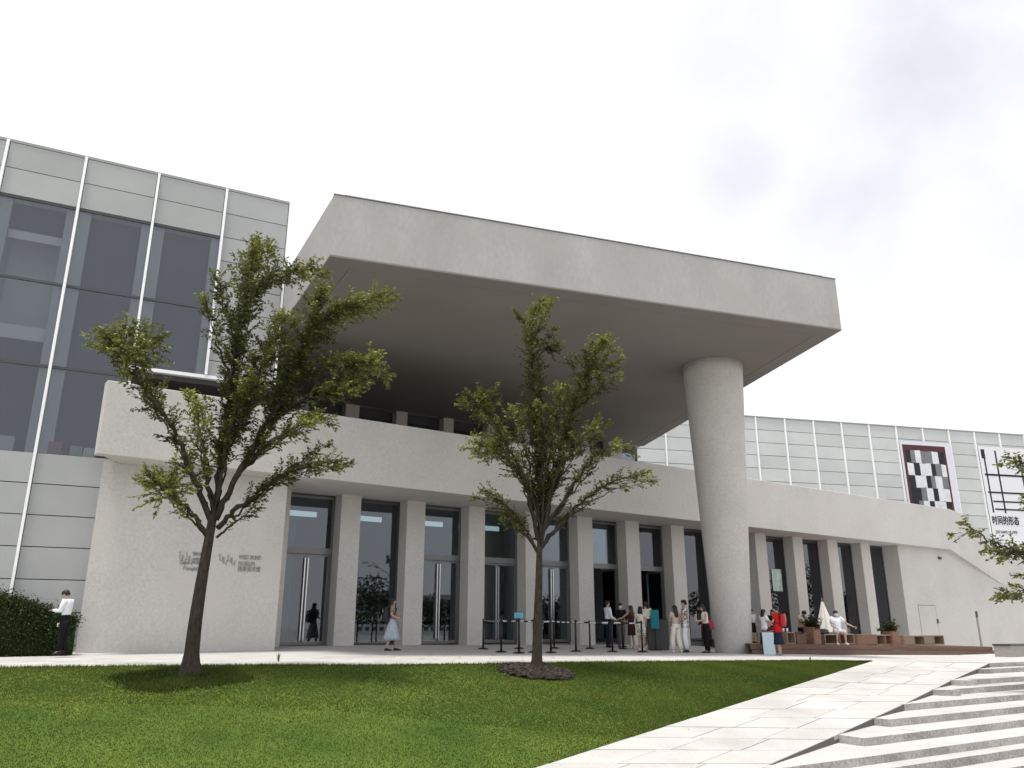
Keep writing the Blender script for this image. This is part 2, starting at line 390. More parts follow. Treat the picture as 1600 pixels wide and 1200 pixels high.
# ------------------------------------------------------------------ entrance hall
def sP(x, y): return float(at_plane(x, y, PB, nB) @ uB)
OB = nB * dB                                                   # frame origin: world = OB + uB*s + nB*t
def fb(mb, s0, s1, t0, t1, z0, z1): return mb.obox(OB, uB, nB, s0, s1, t0, t1, z0, z1)
def WB(s, t, z=0): return OB + uB * s + nB * t + np.array([0, 0, z])
hall = thing('entrance_hall', 'pale plastered museum entrance hall with deep overhanging canopy on one round column', 'museum building', (0, 26, 0))
SOF = 4.95; FL = .15
b0 = at_z(151, 708, SOF); b1 = at_z(1486, 858.6, SOF)
bu = (b1 - b0) / np.linalg.norm(b1 - b0); bn = np.array([-bu[1], bu[0], 0])
def onband(x, y): return at_plane(x, y, b0, bn)
topL = onband(168.7, 593.7); topL[:2] = b0[:2]
poly = [b0, b1, onband(1580, 922), onband(1660, 928), onband(1660, 926) + np.array([0, 0, .5]), onband(1600, 888), onband(1550, 845), onband(1502, 803), onband(1484, 795.6), topL]
mb = MB(); mb.extrude(poly[:1] + [b1, poly[8], poly[9]], bn * .35); obj('parapet', mb, M['plaster'], hall, bevel=.015)
mb = MB(); mb.extrude([b1] + poly[2:9], bn * 1.0); obj('stair_parapet', mb, M['plaster'], hall)
# band soffit slab and terrace
sLend = b0 + axes(-26)[0] * 2.2
far = WB(47.5, .75)
mb = MB(); mb.prism([tuple((b0 + bn*.004)[:2]), tuple((b1 + bn * .004)[:2]), tuple(far[:2]), tuple(WB(4.6, .75)[:2])], SOF + .004, SOF + .34)
obj('soffit_slab', mb, M['plaster'], hall)
# left blank wall
W0 = at_z(159.7, 721, SOF); tW = float(W0 @ nB - dB)
cor = at_plane(117, 1020.5, W0, nB); sW0 = float(cor @ uB); sW1 = float(at_plane(428.7, 1013.7, W0, nB) @ uB)
backL = cor + axes(-27)[0] * 3.2
mb = MB(); mb.prism([tuple(cor[:2]), tuple(WB(sW1, tW)[:2]), tuple(WB(sW1, .9)[:2]), tuple(backL[:2])], -.3, SOF + .002); obj('wall', mb, M['plaster'], hall)
# right wall
tR = float((at_z(1402, 852, SOF) @ nB) - dB); sR = float(at_z(1402, 852, SOF) @ uB)
mb = MB(); fb(mb, sR, sR + 45, tR, .9, -1.6, SOF + .002); obj('wall', mb, M['plaster'], hall)
# pilasters
PIL = [(sP(441, 799), sP(453, 800)), (sP(535, 772), sP(565, 777.5)), (sP(637, 781), sP(665, 787)), (sP(733, 790), sP(758, 795)),
       (sP(821, 800), sP(821, 800) + .74), (sP(902, 810), sP(925, 812)), (sP(977, 815), sP(998, 820)), (sP(1048, 820), sP(1068, 825)),
       (sP(1048, 820) + 2.72, sP(1068, 825) + 2.72), (sP(1179, 833), sP(1196, 835)), (sP(1238, 838.5), sP(1253, 840)), (sP(1292, 843), sP(1307.6, 845)), (sP(1344, 847.5), sP(1358, 849))]
GT = .60
for a, b in PIL:
    mb = MB(); fb(mb, a, b, 0, GT + .14, -.35, SOF + .002); obj('pilaster', mb, M['plaster'], hall)
# interior
s_a, s_b = PIL[0][0] - .4, sR + .1
mb = MB(); fb(mb, s_a, s_b, .62, 9, FL - .3, FL - .03); obj('interior_floor', mb, M['inner_floor'], hall)
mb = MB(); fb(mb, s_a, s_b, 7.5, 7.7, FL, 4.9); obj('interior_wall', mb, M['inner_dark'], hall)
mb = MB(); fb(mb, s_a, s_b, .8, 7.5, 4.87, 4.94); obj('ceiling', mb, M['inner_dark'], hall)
glow_mat = bpy.data.materials.new('glow_strip'); glow_mat.use_nodes = True; cb_ = glow_mat.node_tree.nodes['Principled BSDF']
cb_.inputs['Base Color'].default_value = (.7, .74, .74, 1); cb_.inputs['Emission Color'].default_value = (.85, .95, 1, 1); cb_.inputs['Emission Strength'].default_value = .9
for i in (0, 1, 2, 3):  # glowing bars added behind the upper glass to draw its white strip
    mb = MB(); fb(mb, PIL[i][1] - .3, PIL[i + 1][0] - .35, 1.3, 1.4, 4.30, 4.47); obj('glow_strip', mb, glow_mat, hall)
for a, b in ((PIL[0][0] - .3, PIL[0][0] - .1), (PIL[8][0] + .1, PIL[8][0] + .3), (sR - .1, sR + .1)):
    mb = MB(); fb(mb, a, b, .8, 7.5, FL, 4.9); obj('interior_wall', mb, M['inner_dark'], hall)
for s in np.arange(PIL[0][0] + 1.5, PIL[7][1], 5.1):
    mb = MB(); fb(mb, s, s + .5, 4.4, 4.9, FL, 4.87); obj('interior_column', mb, M['inner_wall'], hall)
# openings between pilasters
def window(s0, s1, zt=SOF - .06, z0=FL):
    fr = MB(); w_ = .06
    fb(fr, s0, s0 + w_, GT - .03, GT + .07, z0, zt); fb(fr, s1 - w_, s1, GT - .03, GT + .07, z0, zt)
    fb(fr, s0 + w_, s1 - w_, GT - .03, GT + .07, zt - w_, zt); fb(fr, s0 + w_, s1 - w_, GT - .03, GT + .07, z0, z0 + w_)
    f = obj('window', fr, M['dark_metal'], hall)
    g = MB(); fb(g, s0 + w_, s1 - w_, GT, GT + .02, z0 + w_, zt - w_); obj('pane', g, M['glass_hall'], f)
DOORZ = 3.0
def door_bay(s0, s1, opened=False):
    w_ = .07; zt = SOF - .06
    fr = MB(); fb(fr, s0, s0 + w_, GT - .04, GT + .08, FL, zt); fb(fr, s1 - w_, s1, GT - .04, GT + .08, FL, zt)
    fb(fr, s0 + w_, s1 - w_, GT - .04, GT + .08, zt - w_, zt); fb(fr, s0 + w_, s1 - w_, GT - .05, GT + .09, DOORZ, DOORZ + .2)
    f = obj('door_frame', fr, M['door_metal'], hall)
    g = MB(); fb(g, s0 + w_, s1 - w_, GT, GT + .02, DOORZ + .2, zt - w_); obj('pane', g, M['glass_hall'], f)
    mid = (s0 + s1) / 2; a, b = s0 + w_ + .005, s1 - w_ - .005
    for lo, hi, hinge in ((a, mid - .006, a), (mid + .006, b, b)):
        mb = MB(); gl = MB(); hd = MB(); wd = .06
        wid = hi - lo
        if not opened: o, u, n = OB + nB * GT + uB * lo, uB, nB
        else:
            sgn = 1 if hinge == a else -1
            ang = R(82) ; dirv = uB * math.cos(ang) * sgn + nB * math.sin(ang)
            u = dirv; n = np.array([-u[1], u[0], 0]); o = OB + nB * (GT + .01) + uB * hinge
        z1 = DOORZ - .01; z0 = FL + .005
        mb.obox(o, u, n, 0, wd, 0, .045, z0, z1); mb.obox(o, u, n, wid - wd, wid, 0, .045, z0, z1)
        mb.obox(o, u, n, wd, wid - wd, 0, .045, z0, z0 + .1); mb.obox(o, u, n, wd, wid - wd, 0, .045, z1 - .06, z1)
        d = obj('door', mb, M['door_metal'], hall)
        gl.obox(o, u, n, wd, wid - wd, .012, .03, z0 + .1, z1 - .06); obj('pane', gl, M['glass_hall'], d)
        far_end = (wid - .045) if (hinge == a or opened) else .045
        for dz in (-.075,):
            hd.obox(o, u, n, far_end - .018, far_end + .018, dz, dz + .03, z0 + .15, z1 - .12)
            hd.obox(o, u, n, far_end - .01, far_end + .01, dz + .03, 0, z0 + .3, z0 + .34); hd.obox(o, u, n, far_end - .01, far_end + .01, dz + .03, 0, z1 - .4, z1 - .36)
        obj('handle', hd, M['steel'], d)
for i in range(8):
    s0, s1 = PIL[i][1] + .004, PIL[i + 1][0] - .004
    if i in (1, 7): window(s0, s1)
    else: door_bay(s0, s1, opened=i in (5, 6))
window(PIL[8][1] + .004, PIL[9][0] - .004); 
for i in (9, 10, 11): window(PIL[i][1] + .004, PIL[i + 1][0] - .004, z0=-.2)
window(PIL[12][1] + .004, sR - .004, z0=-.2)
# header over the windows
mb = MB(); fb(mb, PIL[0][1], sR, GT - .02, GT + .12, SOF - .058, SOF + .003); obj('window_header', mb, M['dark_metal'], hall)
# posters seen in two windows
mb = MB(); a_ = at_plane(1203, 889, WB(0, GT + .05), nB); b_ = at_plane(1221, 924, WB(0, GT + .05), nB)
fb(mb, a_ @ uB, b_ @ uB, GT - .035, GT - .03, b_[2], a_[2]); tag(obj('poster', mb, mat('poster_pale', (.42, .55, .50), .7, var=.25, vscale=4)), 'pale green poster on the first window right of the column', 'poster')
mb = MB(); a_ = at_plane(1096, 882, WB(0, GT - .06), nB); b_ = at_plane(1101.5, 915, WB(0, GT - .06), nB)

# upper storey set back on the terrace
z9 = 9.72
U0 = at_z(541, 631, z9); U1 = at_z(1005, 697, z9); uu = (U1 - U0) / np.linalg.norm(U1 - U0); un = np.array([-uu[1], uu[0], 0])
Us = lambda x, y: float((at_plane(x, y, U0, un) - U0) @ uu)
UL = float(np.linalg.norm(U1 - U0))
def fu(mb, s0, s1, t0, t1, z0, z1): return mb.obox(U0, uu, un, s0, s1, t0, t1, z0, z1)
mb = MB(); mb.prism([tuple((b0 + bn*.36)[:2]), tuple((b1 + bn*.36)[:2]), tuple((b1 + bn * 14)[:2]), tuple((U1 + un * 1)[:2]), tuple((U0 + un * 1 - uu * 4)[:2])], 5.30, 5.42); obj('terrace', mb, M['paving_dark'], hall)
ups = [(-11.5, -10.9), (-9.2, -8.6), (-6.9, -6.3), (-4.6, -4.0), (-2.2, -1.6), (0, Us(562, 634)), (Us(620, 641), Us(637, 643)), (Us(694, 650), Us(709, 652)), (Us(762, 660), Us(776, 662))]
pst = ups[-1][0]; upd = (Us(951, 690) - pst) / 4
ups += [(pst + upd * k, pst + upd * k + .55) for k in (1, 2, 3)] + [(Us(951, 690), Us(972, 693))]
for a, b in ups:
    mb = MB(); fu(mb, a, b, 0, .7, 5.4, z9 + .02); obj('upper_pilaster', mb, M['plaster'], hall)
for i in range(len(ups)):
    a = ups[i][1] + .004; b = (ups[i + 1][0] - .004) if i + 1 < len(ups) else UL
    mb = MB(); fu(mb, a, a + .06, .5, .6, 5.42, 9.45); fu(mb, b - .08, b, .5, .6, 5.42, 9.45); fu(mb, a + .06, b - .08, .5, .6, 9.38, 9.45)
    f = obj('upper_window', mb, M['dark_metal'], hall)
    g = MB(); fu(g, a + .06, b - .08, .54, .56, 5.42, 9.38); obj('pane', g, M['glass_hall'], f)
mb = MB(); fu(mb, -12, UL - .02, .48, .72, 9.45, z9 + .02); obj('window_header', mb, M['dark_metal'], hall)
mb = MB(); fu(mb, -12, UL - 2.2, 3.2, 3.4, 5.42, 9.7); fu(mb, UL - .06, UL - .01, .7, 3.0, 5.42, 5.6); obj('interior_wall', mb, M['inner_dark'], hall)
g = MB(); fu(g, UL - .03, UL - .01, .62, 3.2, 5.6, 9.5); obj('side_pane', g, M['glass_hall'], hall)

# canopy: deep flat box cantilevering toward the viewer
c_fl = at_z(515.6, 400.3, z9); c_fr = at_z(1315, 516.3, z9); c_br = U1 + uu * .02
dl_ = axes(-27.8)[0]
A2 = np.array([[dl_[0], -uu[0]], [dl_[1], -uu[1]]]); sol = np.linalg.solve(A2, (U0 - c_fl)[:2]); c_bl = c_fl + dl_ * sol[0]
back = axes(-19.5)[0] * 4
CZ1 = 11.48
cpoly = [c_fl, c_fr, c_br, c_br + back, c_bl + back, c_bl]
mb = MB(); mb.prism([tuple(p[:2]) for p in cpoly], z9 + .05, CZ1)
can = obj('canopy', mb, M['concrete_cast'], hall)
cen_c = np.mean([c_fl, c_fr, c_br, c_bl], axis=0)
def toward(p, d_a, d_b, a, b): return p + d_a * a + d_b * b
fu_ = (c_fr - c_fl) / np.linalg.norm(c_fr - c_fl); le = (c_bl - c_fl) / np.linalg.norm(c_bl - c_fl); re = (c_br - c_fr) / np.linalg.norm(c_br - c_fr)
RW = .62
i_fl = c_fl + fu_ * RW * 1.05 + le * RW; i_fr = c_fr - fu_ * RW + re * RW * 1.0
i_br = c_br - fu_ * RW; i_bl = c_bl + fu_ * RW * 1.05
mb = MB()
mb.prism([tuple(c_fl[:2]), tuple(c_fr[:2]), tuple(i_fr[:2]), tuple(i_fl[:2])], z9, z9 + .05)
mb.prism([tuple(c_fr[:2]), tuple(c_br[:2]), tuple(i_br[:2]), tuple(i_fr[:2])], z9, z9 + .05)
mb.prism([tuple(c_bl[:2]), tuple(c_fl[:2]), tuple(i_fl[:2]), tuple(i_bl[:2])], z9, z9 + .05)
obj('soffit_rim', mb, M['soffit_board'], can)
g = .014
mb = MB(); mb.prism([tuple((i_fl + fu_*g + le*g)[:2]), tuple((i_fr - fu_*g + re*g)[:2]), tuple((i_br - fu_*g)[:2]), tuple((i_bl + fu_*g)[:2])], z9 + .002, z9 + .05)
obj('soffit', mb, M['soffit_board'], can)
# capping and fall-arrest wire along the front edge
mb = MB(); mb.obox(c_fl, fu_, np.array([-fu_[1], fu_[0], 0]), -.012, np.linalg.norm(c_fr - c_fl) + .012, -.012, .3, CZ1 + .001, CZ1 + .03); obj('metal_capping', mb, M['dark_metal'], can)
mb = MB(); LW = np.linalg.norm(c_fr - c_fl); nin = np.array([-fu_[1], fu_[0], 0])
pts = np.linspace(.3, LW - .35, 21)
for s in pts:
    q = c_fl + fu_ * s + nin * .18; mb.tube([(q[0], q[1], CZ1 + .02), (q[0], q[1], CZ1 + .17)], .012, 5)
q0 = c_fl + fu_ * .3 + nin * .18; q1 = c_fl + fu_ * (LW - .35) + nin * .18
mb.tube([(q0[0], q0[1], CZ1 + .15), (q1[0], q1[1], CZ1 + .15)], .009, 5)
obj('safety_rail', mb, M['steel'], can)
# round tapering column
base = at_z(1147, 1020.5, -.09); dn_ = base[:2] / np.linalg.norm(base[:2]); cc = base[:2] + dn_ * .58
prof = [(.575 + (1.055 - .575) * t, -.3 + (z9 + .03 + .3) * t) for t in np.linspace(0, 1, 24)]
mb = MB(); mb.lathe((cc[0], cc[1], 0), prof, 72); obj('column', mb, M['column_concrete'], hall, smooth=True)

# service door cut in the right wall, wall light
def onR(x, y): return at_plane(x, y, WB(0, tR), nB)
q0 = onR(1434, 945); q1 = onR(1462, 1008)
s0, s1, zt = float(q0 @ uB), float(onR(1461, 945) @ uB), float(q0[2])
mb = MB(); gp = .025
zb_ = -.25
fb(mb, s0, s0 + gp, tR - .004, tR + .01, zb_, zt); fb(mb, s1 - gp, s1, tR - .004, tR + .01, zb_, zt); fb(mb, s0 + gp, s1 - gp, tR - .004, tR + .01, zt - gp, zt)
sd_ = obj('service_door', mb, M['joint'], hall)
mb = MB(); fb(mb, s0 + gp, s1 - gp, tR - .008, tR + .01, zb_, zt - gp); obj('door_leaf', mb, M['plaster'], sd_)
q = onR(1465, 971); mb = MB(); fb(mb, float(q @ uB) - .09, float(q @ uB) + .05, tR - .05, tR, q[2] - .1, q[2] + .12); obj('lock_box', mb, M['dark_metal'], sd_)
q = onR(1467, 872); mb = MB(); fb(mb, float(q @ uB) - .1, float(q @ uB) + .1, tR - .12, tR, q[2] - .07, q[2] + .07); obj('wall_light', mb, M['dark_metal'], hall)

# lettering
def text_mesh(body, size, ext=.012, align='LEFT', bold=0.0):
    cu = bpy.data.curves.new('lettering', 'FONT'); cu.body = body; cu.size = size; cu.extrude = ext; cu.align_x = align; cu.offset = bold
    o = bpy.data.objects.new('lettering_curve', cu); C.objects.link(o); bpy.context.view_layer.update()
    me = bpy.data.meshes.new_from_object(o.evaluated_get(bpy.context.evaluated_depsgraph_get())); bpy.data.objects.remove(o)
    me.name = 'lettering'; return me
def put_text(body, size, p, u, n, m, parent, ext=.012, name='lettering', bold=0.0, width=None):
    me = text_mesh(body, size, ext, bold=bold)
    o = bpy.data.objects.new(name, me); C.objects.link(o)
    me.materials.clear(); me.materials.append(m)
    k = 1.0
    if width and len(me.vertices):
        xs = [v.co.x for v in me.vertices]; k = width / max(max(xs) - min(xs), 1e-4)
    mt = Matrix((( u[0], 0, -n[0]*1, 0), (u[1], 0, -n[1], 0), (0, 1, 0, 0), (0, 0, 0, 1)))
    me.transform(mt @ Matrix.Diagonal((k, 1, 1, 1))); o.parent = parent
    pb = world_base(parent) if parent else Vector((0, 0, 0))
    o.location = Vector(tuple(map(float, p))) - pb; return o
def onW(x, y): return at_plane(x, y, WB(0, tW - .012), nB)
def logo(px0, py0, px1, py1):
    """pierced wavy emblem: rows of short hooked strokes"""
    a = onW(px0, py0); b = onW(px1, py1); W_ = float((b - a) @ uB); H_ = float(a[2] - b[2]); mb = MB()
    for i in range(4):
        s = float(a @ uB) + W_ * (i + .1) / 4; dz = (0, .3, .05, .32)[i] * H_
        z1 = a[2] - dz; z0 = z1 - H_ * .62; t = W_ * .06
        fb(mb, s, s + t, tW - .014, tW, z0, z1); fb(mb, s + t, s + W_ * .17, tW - .014, tW, z0, z0 + t); fb(mb, s + W_ * .17, s + W_ * .17 + t, tW - .014, tW, z0 - H_ * .15, z1 - H_ * .25)
        fb(mb, s - W_*.05, s, tW - .014, tW, z1 - t * 2.2, z1 - t * 1.2)
    obj('emblem', mb, M['letter'], hall)
logo(281, 861, 300, 882); logo(343, 865, 367, 883)
for body, x, y, h, wd in (('WEST BUND', 301, 868, 7, 20), ('MUSEUM', 301, 875.5, 6, 15), ('PROJECT', 300.5, 881, 6, 15), ('Centre', 280.5, 881.5, 9, 15), ('Pompidou', 286, 891, 9, 30),
                       ('WEST BUND', 373, 873.5, 9, 35), ('MUSEUM', 372, 883, 8, 25), ('西岸美术馆', 371, 892, 9, 35)):
    p = onW(x, y); ppm = 1370 / p[1]
    wdm = float((onW(x + wd, y) - p) @ uB)
    put_text(body, h / ppm * 1.15, p, uB, nB, M['letter'], hall, width=wdm)

# ------------------------------------------------------------------ left gallery wing
uA, nA = axes(63.1)
PA = at_plane(146, 762, cor + nA * .35, nA); dA = PA @ nA; OA = nA * dA
fa = lambda mb, *a: mb.obox(OA, uA, nA, *a)
lw = thing('gallery_wing', 'left gallery wing clad in grey translucent panels with tall blue grey windows', 'museum wing', (-10, 24, 0))
m0, dm = .18, 1.98
ZR = [13.95, 13.15, 12.33]
bays = [-3, -2, -1, 0, 1]
AEND = m0 + 2 * dm - .02
# backing body
mb = MB(); fa(mb, m0 - 4 * dm, AEND - .02, 2.4, 9, 7.76, 13.9); fa(mb, m0 - 4 * dm, m0 - .2, 2.4, 9, -.3, 7.76); obj('building_body', mb, M['inner_dark'], lw)
mb = MB(); fa(mb, m0 - 4 * dm, AEND, -.02, 9, 13.95, 14.03); obj('roof_edge', mb, mat('roof_metal', (.3, .3, .3), .5), lw)
mb = MB(); fa(mb, AEND - .06, AEND, .06, 9, 7.76, 13.95); obj('end_wall', mb, M['panel_left'], lw)
mb = MB(); fa(mb, AEND - .002, AEND + .06, -.03, .06, 7.76, 13.96); obj('corner_post', mb, M['white_metal'], lw)
mb = MB(); fa(mb, m0 - .3, AEND + .06, -.06, .12, 7.70, 7.80); obj('white_sill', mb, M['white_metal'], lw)
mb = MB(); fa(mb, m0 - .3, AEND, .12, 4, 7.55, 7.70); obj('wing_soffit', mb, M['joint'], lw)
mb = MB(); fa(mb, m0 + .2, AEND - .3, 1.2, 1.5, 5.4, 7.55); obj('recessed_wall', mb, mat('recess_brown', (.13, .10, .085), .8, var=.2, vscale=4), lw)
def panel(s, z1, z0, mm=M['panel_left']):
    mb = MB(); fa(mb, s + .05, s + dm - .05, 0, .05, z0 + .012, z1 - .012); obj('panel', mb, mm, lw)
mb = MB(); fa(mb, m0 - 4 * dm, AEND - .06, .055, .12, 12.33, 13.95); fa(mb, m0 + dm, AEND - .06, .055, .12, 7.78, 12.33); fa(mb, m0 - 4 * dm, m0 - .1, .055, .12, -.3, 5.11); obj('panel_backing', mb, M['joint'], lw)
for k in bays:
    s = m0 + k * dm
    panel(s, 13.95, 13.15); panel(s, 13.15, 12.33)
    if k == 1:
        zz = 12.33
        while zz > 7.9: panel(s, zz, max(zz - .81, 7.8)); zz -= .81
    else:
        for z1, z0 in ((12.33, 9.93), (9.93, 7.53), (7.53, 5.11)):
            if k == 0 and z0 < 7: continue
            z0b = 7.8 if k == 0 and z0 < 8 else z0
            fr = MB(); fa(fr, s + .04, s + dm - .04, .01, .08, z1 - .07, z1 - .0); 
            f = obj('window', fr, M['dark_metal'], lw)
            g = MB(); fa(g, s + .04, s + dm - .04, .03, .05, z0b + .002, z1 - .07); obj('pane', g, M['glass_wing'], f)
            if k > -3 or z1 > 12:
                pass
    if k < 0:
        zz = 5.11
        while zz > 0: panel(s, zz, zz - .81); zz -= .81
# mullions: bright fins
for k in range(-3, 2):
    s = m0 + k * dm; zb = 7.8 if k >= 1 else (7.8 if k == 0 else -.2)
    if k == 0: zb = 6.0
    mb = MB(); fa(mb, s - .035, s + .035, -.12, .03, zb, 13.95); obj('mullion', mb, M['white_metal'], lw)
# interior behind the tall windows
for k in (-3, -2, -1, 0):
    s = m0 + k * dm
    mb = MB(); fa(mb, s - .27, s + .36, .16, .4, 5.11 if k < 0 else 7.8, 12.4); obj('interior_column', mb, M['inner_wall'], lw)
    lo = 5.3 if k < 0 else 7.85
    if k <= -2:
        for a, b, mm_, nm in ((11.55, 12.32, 'blind', 'blind'), (11.25, 11.5, 'inner_white', 'cross_beam'), (8.3, 8.7, 'inner_white', 'cross_beam'), (5.2, 8.3, 'blind', 'blind')):
            mb = MB(); fa(mb, s + .3, s + dm - .3, .5, .53, a, b); obj(nm, mb, M[mm_], lw)
        mb = MB(); fa(mb, s + .37, s + dm - .28, 1.5, 1.6, 5.11, 12.4); obj('interior_wall', mb, M['inner_wall'], lw)
    else:
        mb = MB(); fa(mb, s + .30, s + dm - .30, .5, .53, lo, 12.32); obj('blind', mb, M['blind'], lw)
mb = MB(); fa(mb, m0 + dm - .27, m0 + dm + .2, .16, .4, 7.8, 12.4); obj('interior_column', mb, M['inner_wall'], lw)
mb = MB(); fa(mb, m0 - 4 * dm, m0 + dm + .2, 1.9, 2.0, 5.0, 12.4); obj('interior_wall', mb, M['inner_wall'], lw)
mb = MB(); fa(mb, m0 - 4 * dm, m0 - .05, .12, 2.3, 4.9, 5.1); obj('interior_floor', mb, M['inner_floor'], lw)
mb = MB(); fa(mb, m0 - .05, m0 + dm, .12, 2.3, 7.71, 7.84); obj('interior_floor', mb, M['inner_floor'], lw)
mb = MB(); fa(mb, m0 - 4 * dm, AEND - .1, .14, 2.3, 12.36, 12.5); obj('interior_ceiling', mb, M['inner_white'], lw)
for px_, wv, hv, colr, lab in ((85, .32, .38, (.35, .17, .18), 'dull red box on the sill of the left wing window'), (119, .3, .3, (.40, .5, .5), 'grey green box beside the white box on the window sill'), (139, .26, .28, (.75, .8, .82), 'white box at the right end of the left wing window sill'), (6, .4, .42, (.5, .56, .58), 'pale grey box at the far left window sill of the wing')):
    q = at_plane(px_, 705, OA + nA * .25, nA); s = float(q @ uA); mb = MB(); fa(mb, s - wv / 2, s + wv / 2, .14, .38, 5.1, 5.1 + hv)
    tag(obj('storage_box', mb, mat('storage_box', colr, .7), bevel=.01), lab, 'box')

# ------------------------------------------------------------------ right gallery wing
uD, nD = axes(75.7); PD = np.array([0, 45., 0]); dD = PD @ nD; OD = nD * dD
fd = lambda mb, *a: mb.obox(OD, uD, nD, *a)
rw = thing('gallery_wing', 'right gallery wing of pale green translucent panels rising behind the entrance parapet', 'museum wing', (20, 52, 0))
def onD(x, y, t=0): return at_plane(x, y, PD + nD * t, nD)
sD = lambda x, y: float(onD(x, y) @ uD)
s13 = sD(1313, 662); dD_ = (sD(1598, 682) - s13) / 7
zT = 13.33; rowh = .81
mb = MB(); fd(mb, s13 - 9 * dD_, s13 + 12 * dD_, .06, 8, -1, zT - .02); obj('building_body', mb, M['joint'], rw)
mb = MB(); fd(mb, s13 - 9 * dD_, s13 + 12 * dD_, -.06, .3, zT, zT + .07); obj('roof_edge', mb, mat('roof_edge_grey', (.28, .28, .28), .5), rw)
pm = {}
for k in range(-9, 12):
    s = s13 + k * dD_
    for r in range(12):
        if (k, r) == (0, 0): pass
        z1 = zT - r * rowh
        key = 'p'
        if 'p' not in pm:
            b_ = MB(); b_.obox((0, 0), uD, nD, .04, dD_ - .04, 0, .05, -rowh + .03, -.0); pm['p'] = b_.mesh('panel'); pm['p'].materials.append(M['panel_right'])
        if r > 7 and k < 4: continue
        o = bpy.data.objects.new('panel', pm['p']); C.objects.link(o); o.parent = rw
        o.location = Vector(tuple(OD + uD * s + np.array([0, 0, z1]))) - rw.location
for k in range(-9, 13):
    s = s13 + k * dD_; mb = MB(); fd(mb, s - .035, s + .035, -.10, .05, 3.0, zT - .005); obj('mullion', mb, M['white_metal'], rw)

# banners hung on the right wing
def banner_box(mb, s0, s1, z0, z1, t0=-.16, t1=-.13): return fd(mb, s0, s1, t0, t1, z0, z1)
k1 = round((sD(1397, 667) - s13) / dD_)
bs0 = s13 + k1 * dD_ + .06; bs1 = bs0 + 2 * dD_ - .12
bt = zT - rowh - .12
ban = thing('banner', 'tall banner with grey, black and white chequered blocks on a brown red field', 'banner', tuple(OD + uD * bs0 + np.array([0, 0, 6])))
mb = MB(); banner_box(mb, bs0, bs1, 6.0, bt); obj('cloth', mb, mat('banner_white', (.62, .63, .68), .8), ban)
ru = onD(1409, 694, -.165); rs0 = float(ru @ uD); rs1 = float(onD(1476, 698.5, -.165) @ uD)
mb = MB(); banner_box(mb, rs0, rs1, 6.6, ru[2], -.165, -.161); obj('red_field', mb, mat('banner_red', (.085, .032, .032), .8, var=.15, vscale=2), ban)
cols = {'banner_ink': (.02, .022, .03), 'banner_grey': (.17, .18, .19), 'banner_pale': (.62, .64, .68)}
cm = {k: mat(k, v, .8, var=.12, vscale=3) for k, v in cols.items()}
ncol, nrow = 7, 7; bw = (rs1 - rs0 - .34) / ncol; bh = .82
seq = ['banner_ink', 'banner_grey', 'banner_pale']

for r in range(nrow):
    xoff = .0
    edges = [0]
    for c in range(ncol): edges.append(edges[-1] + bw * random.uniform(.75, 1.25))
    sc_ = (rs1 - rs0 - .34) / edges[-1]; edges = [e * sc_ for e in edges]
    for c in range(ncol):
        kx = seq[(c + [0, 2, 0, 2, 0, 1, 2][r] + (1 if (r + c) % 5 == 3 else 0)) % 3]
        zt_ = ru[2] - .36 - r * bh - random.uniform(0, .02)
        bq = MB(); bq.add([OD + uD * (rs0 + .2 + edges[c]) + nD * -.167 + np.array([0, 0, zt_]), OD + uD * (rs0 + .2 + edges[c+1]) + nD * -.167 + np.array([0, 0, zt_ - random.uniform(-.05, .05)]),
                     OD + uD * (rs0 + .2 + edges[c+1]) + nD * -.167 + np.array([0, 0, zt_ - bh]), OD + uD * (rs0 + .2 + edges[c]) + nD * -.167 + np.array([0, 0, zt_ - bh])], [(0, 3, 2, 1)]); obj('printed_block', bq, cm[kx], ban)
k2 = round((sD(1519, 676) - s13) / dD_)
es0 = s13 + k2 * dD_ + .06; es1 = es0 + 3 * dD_ - .12
ban2 = thing('banner', 'white exhibition banner crossed by black lines with Chinese title at its foot', 'banner', tuple(OD + uD * es0 + np.array([0, 0, 5])))
mb = MB(); banner_box(mb, es0, es1, 4.5, bt - .05); obj('cloth', mb, mat('banner_sheet', (.68, .69, .72), .8), ban2)
ink = mat('banner_line', (.015, .016, .025), .7)
mb = MB()
def ln_px(x0, y0, x1, y1, wd):
    a = onD(x0, y0, -.165); b = onD(x1, y1, -.165); sa, sb = float(a @ uD), float(b @ uD)
    if abs(a[2] - b[2]) > abs(sa - sb): s = (sa + sb) / 2; banner_box(mb, s - wd / 2, s + wd / 2, min(a[2], b[2]), max(a[2], b[2]), -.168, -.162)
    else: z = (a[2] + b[2]) / 2; banner_box(mb, sa, min(sb, es1 - .2), z - wd / 2, z + wd / 2, -.171, -.1625)
ln_px(1534, 702, 1537.5, 716, .30); ln_px(1536, 716, 1555, 801, .12); ln_px(1553, 704, 1573, 802, .13); ln_px(1594, 712, 1606, 800, .12)
ln_px(1539, 742, 1640, 746, .13); ln_px(1544, 769.5, 1640, 773, .11); ln_px(1552, 783.5, 1640, 787, .10); ln_px(1555, 795.5, 1640, 799, .10)
obj('printed_lines', mb, ink, ban2)
p = onD(1551, 818, -.175); put_text('时间的形态', .62, p, uD, nD, ink, ban2, ext=.004, bold=.012, width=float((onD(1593, 819, -.175) - p) @ uD))
p = onD(1556, 833, -.175); put_text('THE SHAPE OF TIME', .26, p, uD, nD, ink, ban2, ext=.004, width=float((onD(1590, 834, -.175) - p) @ uD))

